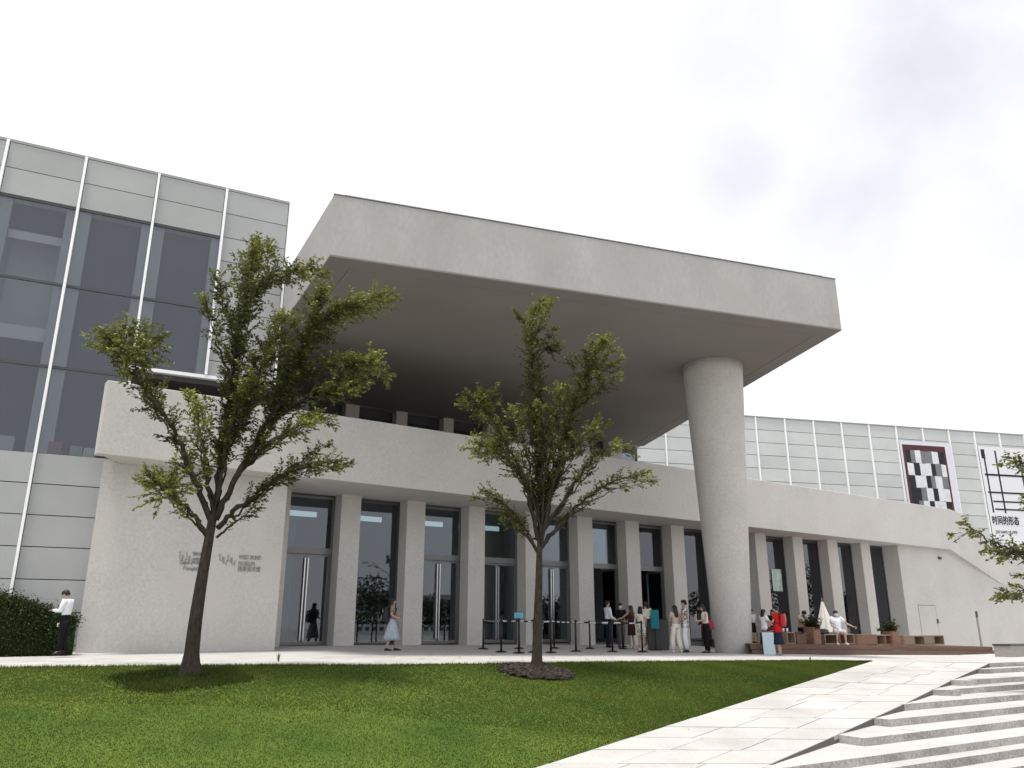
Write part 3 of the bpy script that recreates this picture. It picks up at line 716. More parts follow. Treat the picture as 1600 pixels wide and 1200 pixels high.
# ------------------------------------------------------------------ trees
def cat_spline(P, n):
    P = np.array(P, float); P = np.vstack([2*P[0]-P[1], P, 2*P[-1]-P[-2]]); o = []
    for i in range(1, len(P) - 2):
        for t in np.linspace(0, 1, n, endpoint=False):
            a, b, c, d = P[i-1], P[i], P[i+1], P[i+2]
            o.append(.5*((2*b) + (c-a)*t + (2*a-5*b+4*c-d)*t*t + (3*b-a-3*c+d)*t**3))
    o.append(P[-2]); return np.array(o)

class Leaves:
    def __init__(s): s.p = []; s.d = []; s.sz = []; s.c = []
    def mesh(s, name, off):
        p = np.array(s.p) - off; d = np.array(s.d); sz = np.array(s.sz)[:, None]; n = len(p)
        d /= np.linalg.norm(d, axis=1)[:, None] + 1e-9
        up = np.tile([0, 0, 1.], (n, 1)) + rng.normal(0, .55, (n, 3)); side = np.cross(d, up); side /= np.linalg.norm(side, axis=1)[:, None] + 1e-9
        nrm = np.cross(side, d)
        v = np.stack([p, p + d*sz*.5 + side*sz*.27 - nrm*sz*.05, p + d*sz - nrm*sz*.12, p + d*sz*.5 - side*sz*.27 - nrm*sz*.05], 1).reshape(-1, 3)
        f = np.arange(4*n).reshape(n, 4)
        me = bpy.data.meshes.new(name); me.from_pydata(v.tolist(), [], f.tolist()); me.update()
        at = me.color_attributes.new('tint', 'FLOAT_COLOR', 'POINT')
        c = np.repeat(np.c_[np.array(s.c), np.ones(n)], 4, 0).astype(np.float32); at.data.foreach_set('color', c.ravel())
        me.materials.append(M['leaf']); return me
DARK = np.array([.022, .029, .011]); MID = np.array([.038, .047, .015]); YEL = np.array([.29, .31, .07])
def leaf_col(young):
    c = DARK + (MID - DARK) * rng.random(); c = c + (YEL - c) * young
    return c * rng.uniform(.75, 1.3)

def leafy_twig(LV, TW, p, d, ln, size, young, dens=36):
    n = max(3, int(ln * dens)); p = np.array(p); d = d / np.linalg.norm(d); q = p.copy(); step = ln / n
    pts = [p]
    for i in range(n):
        d = d + rng.normal(0, .09, 3) + np.array([0, 0, -.012]); d /= np.linalg.norm(d); q = q + d * step; pts.append(q)
        for s in (1, -1):
            side = np.cross(d, [0, 0, 1]); side = side / (np.linalg.norm(side) + 1e-6) * s
            ld = side + d * .7 + rng.normal(0, .35, 3) + np.array([0, 0, -.1])
            LV.p.append(q + rng.normal(0, .008, 3)); LV.d.append(ld); LV.sz.append(size * rng.uniform(.65, 1.25)); LV.c.append(leaf_col(min(1, max(0, young + .25 * (i / n) * young + rng.normal(0, .1)))))
    TW.tube([pts[0], pts[len(pts)//2], pts[-1]], [.006, .004, .002], 3, cap=False)

def build_tree(label, base, trunk_px, limbs, r0, seed, leaf=.085, shrub=1.0, crown_depth=1.0, group=None, twig=1.0):
    global rng; rng = np.random.default_rng(seed)
    root = thing('tree', label, 'tree', base, group=group)
    Y0 = base[1]; LV = Leaves(); WD = MB(); TW = MB()
    tr = [base + np.array([0, 0, -.3])] + [at_y(x, y, Y0) for x, y in trunk_px[1:]]
    trp = cat_spline(tr, 6); top = trunk_px[-1]; H = trp[-1][2] - base[2]
    def rad(z): return r0 * (1 - .45 * np.clip((z - base[2]) / H, 0, 1))
    rr = [rad(q[2]) * (1.5 if q[2] < base[2] + .05 else (1.18 if q[2] < base[2] + .25 else 1)) for q in trp]
    WD.tube(trp, rr, 14)
    TL = twig
    sib = []
    for L in limbs:                                        # finer sibling branches fill the crown between the main limbs
        if len(L['px']) < 4: continue
        for q_ in (1, -1):
            jx = q_ * rng.uniform(7, 16); n_ = len(L['px'])
            S2 = dict(L); S2['px'] = [(x + jx * (i / (n_ - 1)) ** .8, y + rng.uniform(4, 14) * (i / (n_ - 1))) for i, (x, y) in enumerate(L['px'])]
            S2['d'] = -L.get('d', 0) * .8 + q_ * .45; S2['r'] = .022; S2['n'] = L.get('n', 15) * .34; S2.pop('clump', None); sib.append(S2)
    for L in limbs + sib:
        pts = L['px']; dep = L.get('d', 0.0) * crown_depth; n = len(pts)
        P = [at_y(x, y, Y0 + dep * (i / max(n - 1, 1)) ** 1.1) for i, (x, y) in enumerate(pts)]
        S = cat_spline(P, 8)
        if len(S) > 6: S[3:-1] += rng.normal(0, .02, (len(S) - 4, 3))
        seg = np.r_[0, np.cumsum(np.linalg.norm(np.diff(S, axis=0), axis=1))]; tot = seg[-1]
        r1 = min(L.get('r', r0 * .45), r0 * .45); WD.tube(S, [max(.006, r1 * (1 - .88 * s / tot)) for s in seg], 7)
        st = L.get('start', .3) * .62 * tot; dens = L.get('n', 15) * shrub; cnt = int((tot - st) * dens)
        for k in range(cnt):
            s = st + (tot - st) * rng.random() ** .9
            q = np.array([np.interp(s, seg, S[:, i]) for i in range(3)]); i0 = min(np.searchsorted(seg, s), len(S) - 1)
            dr = S[min(i0 + 1, len(S) - 1)] - S[max(i0 - 1, 0)]; dr /= np.linalg.norm(dr) + 1e-9
            o = rng.normal(0, 1, 3); o -= dr * (o @ dr); o /= np.linalg.norm(o)
            fr = s / tot
            d = o * L.get('spread', .8) + dr * .75 + np.array([0, 0, .25])
            ln = L.get('len', .42) * TL * rng.choice([.45, .7, .9, 1.1, 1.45]) * (1 - .45 * abs(fr - .6))
            yg = L.get('young', .12) + .9 * max(0, fr - .68) + .16 * (o[2] > .2)
            leafy_twig(LV, TW, q, d, ln, leaf, yg)
        # terminal tuft
        dr = S[-1] - S[-4]; dr /= np.linalg.norm(dr)
        for k in range(4): leafy_twig(LV, TW, S[-1], dr + rng.normal(0, .3, 3), L.get('len', .42) * .7, leaf, L.get('young', .12) + .35)
        if 'clump' in L:
            cx, cy, cr, yg = L['clump']; q0 = at_y(cx, cy, Y0 + dep); R_ = cr * Y0 / 1300
            for k in range(int(90 * L.get('cn', 1))):
                o = rng.normal(0, 1, 3); o /= np.linalg.norm(o)
                leafy_twig(LV, TW, q0 + o * R_ * rng.random() ** .8 * np.array([1.15, .8, .8]), o * .8 + np.array([0, 0, .5]) + rng.normal(0, .4, 3), rng.uniform(.2, .42), leaf, yg * rng.uniform(.3, 1.1))
    obj('trunk', WD, M['bark'], root, smooth=True)
    tw = obj('twigs', TW, M['bark'], root); tw['kind'] = 'stuff'
    cr = obj('crown', LV.mesh('crown', np.array(base)), None, root); cr['kind'] = 'stuff'
    return root

T1 = on(lz, 297, 1052); T2 = on(lz, 838, 1046)
build_tree('larger left lawn tree with a broad vase shaped crown in front of the blank wall', T1,
    [(297, 1052), (303, 990), (313, 920), (325, 850), (333, 805)],
    [dict(px=[(330, 815), (302, 745), (268, 668), (226, 610), (190, 560), (165, 530)], d=-1.0, start=.25, n=13, len=.36, clump=(205, 545, 40, .75), cn=1.3),
     dict(px=[(268, 668), (232, 600), (214, 560)], d=-.8, start=.2, n=12, len=.34, young=.2, r=.03),
     dict(px=[(326, 840), (296, 800), (262, 770), (236, 745)], d=-.9, start=.4, n=12, len=.3, young=.55, clump=(262, 762, 24, .75), cn=.55, r=.05),
     dict(px=[(333, 815), (345, 720), (362, 610), (374, 520), (388, 440), (404, 388)], d=.5, start=.3, n=24, len=.46),
     dict(px=[(374, 520), (352, 480), (340, 440)], d=.2, start=.2, n=16, len=.34, r=.03, young=.1),
     dict(px=[(380, 480), (415, 440), (450, 425), (484, 420)], d=.6, start=.25, n=22, len=.34, r=.035),
     dict(px=[(362, 600), (340, 540), (324, 475)], d=-.3, start=.35, n=14, len=.3, r=.03, young=.2),
     dict(px=[(337, 812), (372, 740), (420, 660), (455, 590), (482, 530), (520, 490), (590, 463)], d=-.6, start=.3, n=24, len=.46, r=.085),
     dict(px=[(470, 560), (490, 500), (500, 460)], d=-.4, start=.2, n=22, len=.38, r=.03),
     dict(px=[(455, 600), (500, 575), (550, 570), (584, 568)], d=-.9, start=.15, n=22, len=.36, r=.04, young=.2),
     dict(px=[(420, 660), (465, 630), (510, 612), (555, 598)], d=.3, start=.15, n=22, len=.36, r=.04),
     dict(px=[(372, 740), (425, 690), (470, 660), (492, 650)], d=.9, start=.3, n=18, len=.34, r=.04, young=.3),
     dict(px=[(340, 825), (385, 785), (440, 745), (480, 730), (522, 722)], d=-.6, start=.35, n=15, len=.32, r=.05),
     dict(px=[(440, 745), (475, 715), (505, 700)], d=-.4, start=.2, n=12, len=.28, r=.02),
     dict(px=[(335, 805), (322, 730), (312, 670), (305, 625)], d=1.0, start=.4, n=14, len=.36, young=.35, r=.05),
     dict(px=[(345, 720), (385, 640), (415, 560), (440, 500)], d=1.1, start=.25, n=22, len=.44, r=.06),
     dict(px=[(338, 790), (352, 700), (372, 640), (392, 600)], d=-1.0, start=.35, n=18, len=.4, r=.05),
     dict(px=[(338, 840), (372, 812), (398, 795)], d=.2, start=.3, n=10, len=.22, r=.025)],
    .128, 3, leaf=.072, shrub=1.95, twig=.9)
build_tree('slimmer right lawn tree with upright ragged branches standing in a ring of bark chips', T2,
    [(838, 1046), (840, 980), (842, 910), (843, 855)],
    [dict(px=[(843, 860), (842, 770), (838, 680), (834, 600), (830, 540), (828, 505), (846, 474)], d=.4, start=.22, n=25, len=.34),
     dict(px=[(829, 530), (820, 505), (807, 487)], d=.3, start=.4, n=12, len=.2, r=.02),
     dict(px=[(834, 565), (850, 548), (868, 540)], d=.2, start=.2, n=20, len=.26, r=.025),
     dict(px=[(840, 548), (855, 528), (866, 516)], d=.2, start=.3, n=12, len=.18, r=.02),
     dict(px=[(845, 850), (864, 760), (885, 680), (905, 615), (924, 565), (944, 536)], d=-.5, start=.25, n=22, len=.36, young=.2, clump=(925, 575, 30, .25), cn=.6),
     dict(px=[(912, 600), (940, 580), (966, 563)], d=-.4, start=.3, n=14, len=.22, r=.025, young=.3),
     dict(px=[(900, 640), (930, 615), (962, 590)], d=-.7, start=.2, n=14, len=.26, r=.025),
     dict(px=[(845, 840), (856, 740), (866, 660), (874, 605)], d=1.0, start=.3, n=18, len=.3),
     dict(px=[(840, 840), (822, 760), (792, 695), (768, 655), (736, 620)], d=-.6, start=.35, n=14, len=.26, young=.2, clump=(752, 632, 17, .35), cn=.5, r=.05),
     dict(px=[(840, 800), (808, 735), (775, 705), (744, 692)], d=.5, start=.3, n=18, len=.34, young=.35, clump=(772, 705, 24, .45), cn=.6, r=.05),
     dict(px=[(840, 862), (812, 815), (790, 790), (762, 768)], d=-.5, start=.3, n=15, len=.28, r=.04, young=.2),
     dict(px=[(844, 858), (884, 808), (922, 775), (960, 752), (1005, 740)], d=-.4, start=.3, n=14, len=.26, r=.05, young=.15),
     dict(px=[(845, 835), (893, 765), (925, 720), (950, 700), (974, 696)], d=.6, start=.35, n=15, len=.26, r=.045, young=.2),
     dict(px=[(845, 830), (830, 740), (818, 680), (812, 640)], d=.9, start=.35, n=14, len=.3, r=.045),
     dict(px=[(845, 820), (870, 745), (900, 700), (930, 660)], d=1.0, start=.3, n=16, len=.32, r=.045),
     dict(px=[(845, 790), (850, 700), (846, 640)], d=-1.0, start=.3, n=18, len=.32, r=.045),
     dict(px=[(843, 845), (812, 830), (790, 818)], d=.4, start=.3, n=12, len=.22, r=.025)],
    .105, 5, leaf=.07, shrub=1.9, twig=.8)
T3 = np.array([13.6, 18.5, SZ[3]])
def at3(x, y): return (x, y)
build_tree('tree reaching in from the right edge with thin leafy branches above the steps', T3,
    [(1722, 1075), (1712, 960), (1704, 860), (1700, 790)],
    [dict(px=[(1704, 900), (1650, 880), (1600, 866), (1560, 852), (1532, 834), (1508, 821)], d=-.8, start=.55, n=9, len=.24, r=.045),
     dict(px=[(1600, 866), (1565, 862), (1540, 858)], d=-.6, start=.2, n=14, len=.22, r=.02),
     dict(px=[(1704, 910), (1650, 878), (1615, 862), (1582, 856)], d=.5, start=.4, n=12, len=.26, r=.045),
     dict(px=[(1650, 860), (1605, 862), (1578, 864)], d=.2, start=.3, n=14, len=.3, r=.02),
     dict(px=[(1708, 960), (1660, 920), (1620, 918), (1588, 925), (1570, 928)], d=-.5, start=.6, n=12, len=.24, r=.035),
     dict(px=[(1704, 930), (1650, 895), (1598, 897)], d=.5, start=.6, n=12, len=.24, r=.03),
     dict(px=[(1700, 800), (1650, 760), (1610, 730), (1580, 716)], d=.3, start=.6, n=12, len=.24, r=.04),
     dict(px=[(1700, 820), (1650, 790), (1605, 778)], d=-.5, start=.5, n=13, len=.28, r=.03),
     dict(px=[(1700, 790), (1690, 700), (1670, 620)], d=.3, start=.3, n=14, len=.4, r=.06),
     dict(px=[(1700, 800), (1740, 720), (1790, 650)], d=.3, start=.3, n=14, len=.4, r=.06)],
    .13, 9, leaf=.085, shrub=1.15)
rng = np.random.default_rng(21)

# clipped hedge at far left
def hedge():
    root = thing('hedge', 'dark green clipped hedge at the foot of the left wing', 'hedge', (-14.5, 19.2, .1))
    LV = Leaves(); core = MB()
    prof = [(-40, 918, .75), (0, 925, .7), (30, 934, .6), (60, 944, .5), (90, 956, .4), (108, 962, .32), (116, 966, .25)]
    rings = []
    for x, y, dp in prof:
        k_ = (x - 800) / 1311; Y = (20.55 + 11.24 * .507) / (1 - .507 * k_); X = k_ * Y
        top = at_y(x, y + 4, Y)[2]; z0 = -.05
        rings.append([(X, Y - dp * .75, z0), (X, Y - dp * .8, top * .6), (X, Y - dp * .5, top - .06), (X, Y + dp * .1, top - .03), (X, Y + dp * .45, top * .6), (X, Y + dp * .45, z0)])
    core.loft(rings); obj('leaf_core', core, mat('hedge_core', (.02, .03, .012), .95, .1, var=.4, vscale=20), root)
    for k in range(15000):
        t = rng.random() ** .9 * (len(prof) - 1.001); i = int(t); f = t - i
        a = [np.array(rings[i][j]) * (1 - f) + np.array(rings[i + 1][j]) * f for j in range(6)]
        u = rng.random() * 3.2; j = int(u); g = u - j
        q = a[j] * (1 - g) + a[j + 1] * g + rng.normal(0, .05, 3) * rng.choice([.7, 1, 1.9]) + np.array([0, 0, .05 * math.sin(i * 2.1 + f * 6) * (1 < u < 3)])
        LV.p.append(q); LV.d.append(rng.normal(0, 1, 3) + np.array([0, -.8, .5])); LV.sz.append(rng.uniform(.04, .075)); LV.c.append(np.array([.034, .048, .016]) * rng.uniform(.5, 2.1))
    cr = obj('leaves', LV.mesh('leaves', np.array(world_base(root))), None, root); cr['kind'] = 'stuff'
hedge()

# ------------------------------------------------------------------ grass, bark chips, weeds
def grass():
    n = 480000
    xs = rng.uniform(-15, 9.2, n); lo = np.where(xs > px_edge[order, 0][0], path_left_y(xs), 6.0); lo = np.maximum(lo, 7.2)
    hi = np.interp(xs, ex, ey); ys = lo + (hi - lo) * rng.random(n) ** 1.15
    vis = (np.abs(xs) / ys < .69) & (hi > lo + .02); xs, ys = xs[vis], ys[vis]; n = len(xs)
    zs = lz(xs, ys) - .032
    d1 = np.hypot((xs - T1[0]) , (ys - T1[1] + .35) * 1.0)
    # patchy turf: height and colour follow slow noise
    slow = np.sin(xs * .55 + 1.2 + np.sin(ys * .8)) * np.sin(ys * .9 + np.cos(xs * .6) * 1.4) * .35 + .18 * np.clip(-xs / 9, -1, 1)
    ph = slow + np.sin(xs * 1.7 + np.sin(ys * 1.3) * 1.5) * np.sin(ys * 2.1 + np.cos(xs * .9) * 2) * .38 + np.sin(xs * 4.1 + ys * 2.7) * .2 + rng.normal(0, .13, n)
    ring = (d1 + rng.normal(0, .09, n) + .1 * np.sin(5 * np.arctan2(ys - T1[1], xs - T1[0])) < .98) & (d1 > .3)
    h = (.019 + .005 * ph) * rng.uniform(.6, 1.4, n); h = np.where(ring, h * 3.6, h); h = np.clip(h, .01, .12)
    near_edge = (hi[vis] - ys) < .15; h = np.where(near_edge, h * 2.2, h)
    an = rng.uniform(0, 2 * np.pi, n); wd = np.where(ys < 12, .005, .008) * rng.uniform(.8, 1.5, n)
    lean = rng.normal(0, .5, (n, 2)) * h[:, None]
    p = np.c_[xs, ys, zs]; a = np.c_[np.cos(an) * wd, np.sin(an) * wd, np.zeros(n)]
    tip = p + np.c_[lean, h]
    v = np.stack([p - a, p + a, tip], 1).reshape(-1, 3); f = np.arange(3 * n).reshape(n, 3)
    me = bpy.data.meshes.new('grass'); me.vertices.add(3 * n); me.vertices.foreach_set('co', v.astype(np.float32).ravel())
    me.loops.add(3 * n); me.loops.foreach_set('vertex_index', f.astype(np.int32).ravel()); me.polygons.add(n)
    me.polygons.foreach_set('loop_start', np.arange(0, 3 * n, 3, dtype=np.int32)); me.update(calc_edges=True)
    g1 = np.array([.054, .094, .016]); g2 = np.array([.155, .192, .036]); g3 = np.array([.16, .17, .05])
    t = np.clip(.45 + ph * .55, 0, 1)[:, None]; c = g1 + (g2 - g1) * t; dry = (rng.random(n) < .03 + .05 * (ph > .5))[:, None]; c = np.where(dry, g3, c)
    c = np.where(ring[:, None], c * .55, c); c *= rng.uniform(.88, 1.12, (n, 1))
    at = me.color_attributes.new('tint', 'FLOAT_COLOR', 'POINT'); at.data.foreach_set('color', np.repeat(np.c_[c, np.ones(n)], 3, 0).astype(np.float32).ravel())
    gm = leaf_mat('grass_blade'); gm.node_tree.nodes['Mix Shader'].inputs[0].default_value = .55; me.materials.append(gm); o = bpy.data.objects.new('grass', me); C.objects.link(o)
    tag(o, 'short mown lawn grass sloping down from the paving', 'grass', kind='stuff')
grass()
def fallen_leaves():
    LV = Leaves()
    for k in range(230):
        c = (T1, T2)[k % 2]; a = rng.uniform(0, 2 * math.pi); rr = abs(rng.normal(0, 1.5)) + .2; x, y = c[0] + rr * math.cos(a), c[1] + rr * math.sin(a) - .3
        if y > np.interp(x, ex, ey) - .1: continue
        LV.p.append(np.array([x, y, float(lz(x, y)) + .002])); LV.d.append(np.array([math.cos(a), math.sin(a), rng.normal(0, .25)])); LV.sz.append(rng.uniform(.05, .085)); LV.c.append(np.array([.10, .075, .03]) * rng.uniform(.4, 1.6))
    o = obj('fallen_leaves', LV.mesh('fallen_leaves', np.zeros(3)), None); tag(o, 'dry fallen leaves scattered on the lawn under the two trees', 'leaves', kind='stuff')
fallen_leaves()
def mulch(c, rad, n, label, sc=1.0):
    mb = MB()
    mound = MB(); K = 28; rings = []
    for r_, hh in ((rad, -.02), (rad * .85, .05), (rad * .5, .09), (.05, .10)):
        rings.append([(c[0] + r_ * math.cos(2*math.pi*j/K), c[1] + r_ * math.sin(2*math.pi*j/K), float(lz(c[0] + r_*math.cos(2*math.pi*j/K), c[1] + r_*math.sin(2*math.pi*j/K))) + hh - .03) for j in range(K)])
    mound.loft(rings)
    for k in range(n):
        rr = rad * rng.random() ** .5 * rng.uniform(.9, 1.06); a = rng.uniform(0, 2 * math.pi); x, y = c[0] + rr * math.cos(a), c[1] + rr * math.sin(a)
        z = float(lz(x, y)) + .06 * (1 - (rr / rad) ** 2) + .01
        L_, W_, H_ = rng.uniform(.03, .09) * sc, rng.uniform(.02, .04) * sc, rng.uniform(.008, .02); q = rng.normal(0, 1, 3); q /= np.linalg.norm(q)
        th = rng.uniform(0, 2*math.pi); u = np.array([math.cos(th), math.sin(th), rng.normal(0, .35)]); u /= np.linalg.norm(u); b = np.cross([0, 0, 1.], u); b /= np.linalg.norm(b); nn = np.cross(u, b)
        o = np.array([x, y, z]); P = [o + u*L_*i + b*W_*j + nn*H_*l for i in (-1, 1) for j in (-1, 1) for l in (-1, 1)]
        mb.add(P, [(0,1,3,2),(4,6,7,5),(0,4,5,1),(2,3,7,6),(0,2,6,4),(1,5,7,3)])
    mb.f = mb.f; k0 = len(mb.v); mb.v += mound.v; mb.f += [tuple(k0 + i for i in f) for f in mound.f]
    o = obj('bark_chips', mb, M['mulch']); tag(o, label, 'mulch', kind='stuff')
def foot_tuft():
    mb = MB()
    for k in range(420):
        a = rng.uniform(0, 2 * math.pi); rr = .14 + abs(rng.normal(0, .16)); x, y = T1[0] + rr * math.cos(a), T1[1] + rr * math.sin(a); z = float(lz(x, y)) - .03
        h = rng.uniform(.06, .17); t = rng.uniform(0, 2 * math.pi); b = np.array([math.cos(t), math.sin(t), 0]) * .007; l = np.array([rng.normal(0, .4) * h, rng.normal(0, .4) * h, h]); p = np.array([x, y, z])
        mb.add([p - b, p + b, p + l], [(0, 1, 2)])
    o = obj('grass_tuft', mb, mat('tuft_green', (.055, .075, .02), .8, var=.3, vscale=30)); tag(o, 'longer tuft of grass round the foot of the larger tree', 'grass', kind='stuff')
foot_tuft()
mulch(T2 + np.array([0, -.25, 0]), .68, 900, 'ring of dark bark chips at the foot of the slimmer tree')
def weed(px, py, h, label, n=9):
    q = on(gz, px, py); root = thing('weed', label, 'plant', q); mb = MB()
    for k in range(n):
        a = rng.uniform(0, 2 * math.pi); o = np.array([math.cos(a), math.sin(a), 0]); b = np.array([-o[1], o[0], 0]) * .009
        l_ = h * rng.uniform(.6, 1.1); sp_ = rng.uniform(.15, .55) * l_
        p0 = q + o * .01; p1 = q + o * sp_ * .4 + np.array([0, 0, l_ * .6]); p2 = q + o * sp_ + np.array([0, 0, l_])
        mb.add([p0 - b, p0 + b, p1 + b, p1 - b, p2], [(0, 1, 2, 3), (3, 2, 4)])
    obj('blades', mb, mat('weed_green', (.06, .09, .025), .7), root)
weed(435, 1034, .2, 'small weed sprouting from the lawn edge before the leftmost door')
weed(1266, 1032, .12, 'tiny weed on the lawn edge below the wooden deck')

# ------------------------------------------------------------------ wooden deck and its furniture
dA0 = on(gz, 1176, 1022.5); dB0 = on(gz, 1562, 1023); du = (dB0 - dA0); du[2] = 0; DL = float(np.linalg.norm(du)); du /= DL; dnn = np.array([-du[1], du[0], 0])
DZ = .29
deck = thing('wooden_deck', 'low reddish brown timber deck with two board high front running right of the column', 'deck', tuple(dA0))
def dz_(x, y): return gz(x, y) + DZ - .1 * sstep(-2.6, -.1, np.asarray(x) * nB[0] + np.asarray(y) * nB[1] - dB) * sstep(12, 4, np.asarray(x))
def dpt(s, t, z): q = dA0 + du * s + dnn * t; return np.array([q[0], q[1], float(gz(q[0], q[1])) + z])
nP = 9; plen = DL / nP
board = 0
for lvl, (z0, z1, tf, cut) in enumerate(((0, .135, 0, 0), (.145, .28, .06, .42))):
    for i in range(6):
        a = i * DL / 6 + .004; b = (i + 1) * DL / 6 - .004
        if i == 5: b -= cut
        mb = MB(); P = [dpt(a, tf, z0 + .004), dpt(b, tf, z0 + .004), dpt(b, tf + .03, z0 + .004), dpt(a, tf + .03, z0 + .004)]
        mb.prism([p[:2] for p in P], [p[2] for p in P], [p[2] + z1 - z0 for p in P]); obj('front_board', mb, M['wood'], deck)
for lvl, (z, t0, t1, e) in enumerate(((.135, .0, .30, 0), (.28, .06, 8.5, .42))):
    nb = 2 if lvl == 0 else 40; ww = (t1 - t0) / nb
    for j in range(nb):
        ta, tb = t0 + j * ww + .004, t0 + (j + 1) * ww - .004
        P = [dpt(ta * .86, ta, z), dpt(DL - e + ta * .3, ta, z), dpt(DL - e + tb * .3, tb, z), dpt(tb * .86, tb, z)]
        if lvl == 0: P = [dpt(DL - .6, ta, z), dpt(DL, ta, z), dpt(DL, tb, z), dpt(DL - .6, tb, z)]
        mb = MB(); mb.prism([p[:2] for p in P], [p[2] for p in P], [p[2] + .024 for p in P]); obj('plank', mb, M['wood'], deck)
for e, z0, z1 in ((0, 0, .135), (.42, .145, .28)):
    a = dpt(DL - e, .035, z0 + .004); b = dpt(DL - e + 2, 8, z0 + .004); mb = MB()
    P = [a, b, b - du * .03, a - du * .03]; mb.prism([p[:2] for p in P], [p[2] for p in P], [p[2] + z1 - z0 for p in P]); obj('side_board', mb, M['wood'], deck)
deckz = lambda x, y: gz(x, y) + .305
def ond(px, py, t=.42):
    q = at_plane(px, py, dA0 + dnn * t, dnn); q[2] = float(deckz(q[0], q[1])); return q
def Hof(px, ytop, q): return at_y(px, ytop, q[1])[2] - q[2]
def furniture_frame(px0, px1, pyb, dd=0.0):
    a = ond(px0, pyb); b = at_z(px1, pyb, a[2]); u = du
    L_ = (px1 - px0) / 1311 * a[1] / (du[0] - (px1 - 800) / 1311 * du[1])
    return a, L_
def open_bench(px0, px1, pyt, pyb, cells, label, wood='wood_pale', depth=.42, cat='bench', filled=()):
    a, L_ = furniture_frame(px0, px1, pyb); H_ = (pyb - pyt) * a[1] / 1360
    t = thing('box_bench', label, cat, a, group=None)
    f = lambda s0, s1, t0, t1, z0, z1: MB().obox(a, du, dnn, s0, s1, t0, t1, a[2] + z0, a[2] + z1)
    th = .035
    obj('seat', f(0, L_, 0, depth, H_ - th, H_), M[wood], t)
    obj('base', f(th, L_ - th, .02, depth - .02, 0, th), M[wood], t)
    for i in range(cells + 1):
        s = i * (L_ - th) / cells; obj('side_panel', f(s, s + th, 0, depth, 0 if i in (0, cells) else th, H_ - th - .001), M[wood], t)
    obj('back_panel', f(th, L_ - th, depth - .045, depth - .02, th + .001, H_ - th - .001), M['wood'], t)
    for i in filled:
        s = i * (L_ - th) / cells; obj('front_panel', f(s + th + .002, s + (L_ - th) / cells - .002, .01, .03, th + .001, H_ - th - .001), M['wood_pale'], t)
    return t, a, L_, H_
def crate(px0, px1, pyt, pyb, label, wood, depth=.45, seams=1):
    a, L_ = furniture_frame(px0, px1, pyb); H_ = (pyb - pyt) * a[1] / 1360
    t = thing('wooden_crate', label, 'crate', a)
    f = lambda s0, s1, t0, t1, z0, z1: MB().obox(a, du, dnn, s0, s1, t0, t1, a[2] + z0, a[2] + z1)
    for i in range(seams + 1): obj('side_panel', f(i * L_ / (seams + 1) + .003, (i + 1) * L_ / (seams + 1) - .003, 0, .03, .003, H_ - .035), M[wood], t)
    obj('end_panel', f(.003, .033, .032, depth, .003, H_ - .035), M[wood], t); obj('end_panel', f(L_ - .033, L_ - .003, .032, depth, .003, H_ - .035), M[wood], t)
    obj('lid', f(-.005, L_ + .005, -.01, depth + .01, H_ - .034, H_), M[wood], t)
    return t, a, L_, H_
def planter(px0, px1, pyt, pyb, label, plant_label, wood, cl=(1288, 965)):
    a = ond(px0 * .55 + px1 * .45, pyb, .35); H_ = (pyb - pyt) * a[1] / 1360; L_ = (px1 - px0) / 1311 * a[1] / 1.40
    t = thing('planter', label, 'planter', a)
    f = lambda s0, s1, t0, t1, z0, z1: MB().obox(a, PU, PN, s0, s1, t0, t1, a[2] + z0, a[2] + z1)
    PU, PN = axes(125 - 90 + 20)
    th = .03
    nb_ = 4
    for k in range(nb_):
        z0, z1 = H_ * k / nb_ + .002, H_ * (k + 1) / nb_ - .002
        obj('board', f(0, L_, 0, th, z0, z1), M[wood], t); obj('board', f(0, L_, L_ - th, L_, z0, z1), M[wood], t)
        obj('board', f(0, th, th, L_ - th, z0, z1), M[wood], t); obj('board', f(L_ - th, L_, th, L_ - th, z0, z1), M[wood], t)
    obj('soil', f(th, L_ - th, th, L_ - th, H_ - .1, H_ - .05), M['soil'], t)
    c = a + PU * L_ / 2 + PN * L_ / 2 + np.array([0, 0, H_])
    r = thing('shrub', plant_label, 'shrub', c); LV = Leaves(); TW = MB()
    for k in range(46):
        d = rng.normal(0, 1, 3); d[2] = abs(d[2]) + .25; d /= np.linalg.norm(d); leafy_twig(LV, TW, c + np.array([rng.normal(0, .14), rng.normal(0, .1), -.03]), d + np.array([0, 0, .3]), rng.uniform(.22, .48), .085, .03)
    LV.c = [x * .75 for x in LV.c]
    obj('stems', TW, M['bark'], r); cr = obj('leaves', LV.mesh('leaves', c), None, r); cr['kind'] = 'stuff'
open_bench(1231, 1244, 989, 1007.5, 1, 'small open box bench with white cups behind the red shirted person')
crate(1246, 1261, 992, 1008, 'plain closed crate between the cup bench and the first planter', 'wood')
planter(1262, 1287, 981.5, 1008.5, 'taller wooden planter box beside the folded parasol', 'dark leafy shrub growing in the planter beside the folded parasol', 'wood_red')
B2 = open_bench(1290, 1336, 992, 1008, 2, 'two cell box bench with a seated person in white and a black bag')
crate(1341, 1370, 992, 1008, 'wide closed crate right of the seated person in white', 'wood_red', seams=1)
planter(1385, 1411, 984, 1006, 'orange brown planter box between the two rightmost benches', 'bright leafy shrub in the planter between the rightmost benches', 'wood_red')
open_bench(1371, 1399, 993, 1009, 2, 'two cell box bench standing before the orange brown planter')
open_bench(1414, 1476, 994.5, 1009.5, 4, 'longest box bench, rightmost on the deck, one cell closed by a pale panel', filled=(0, 2))
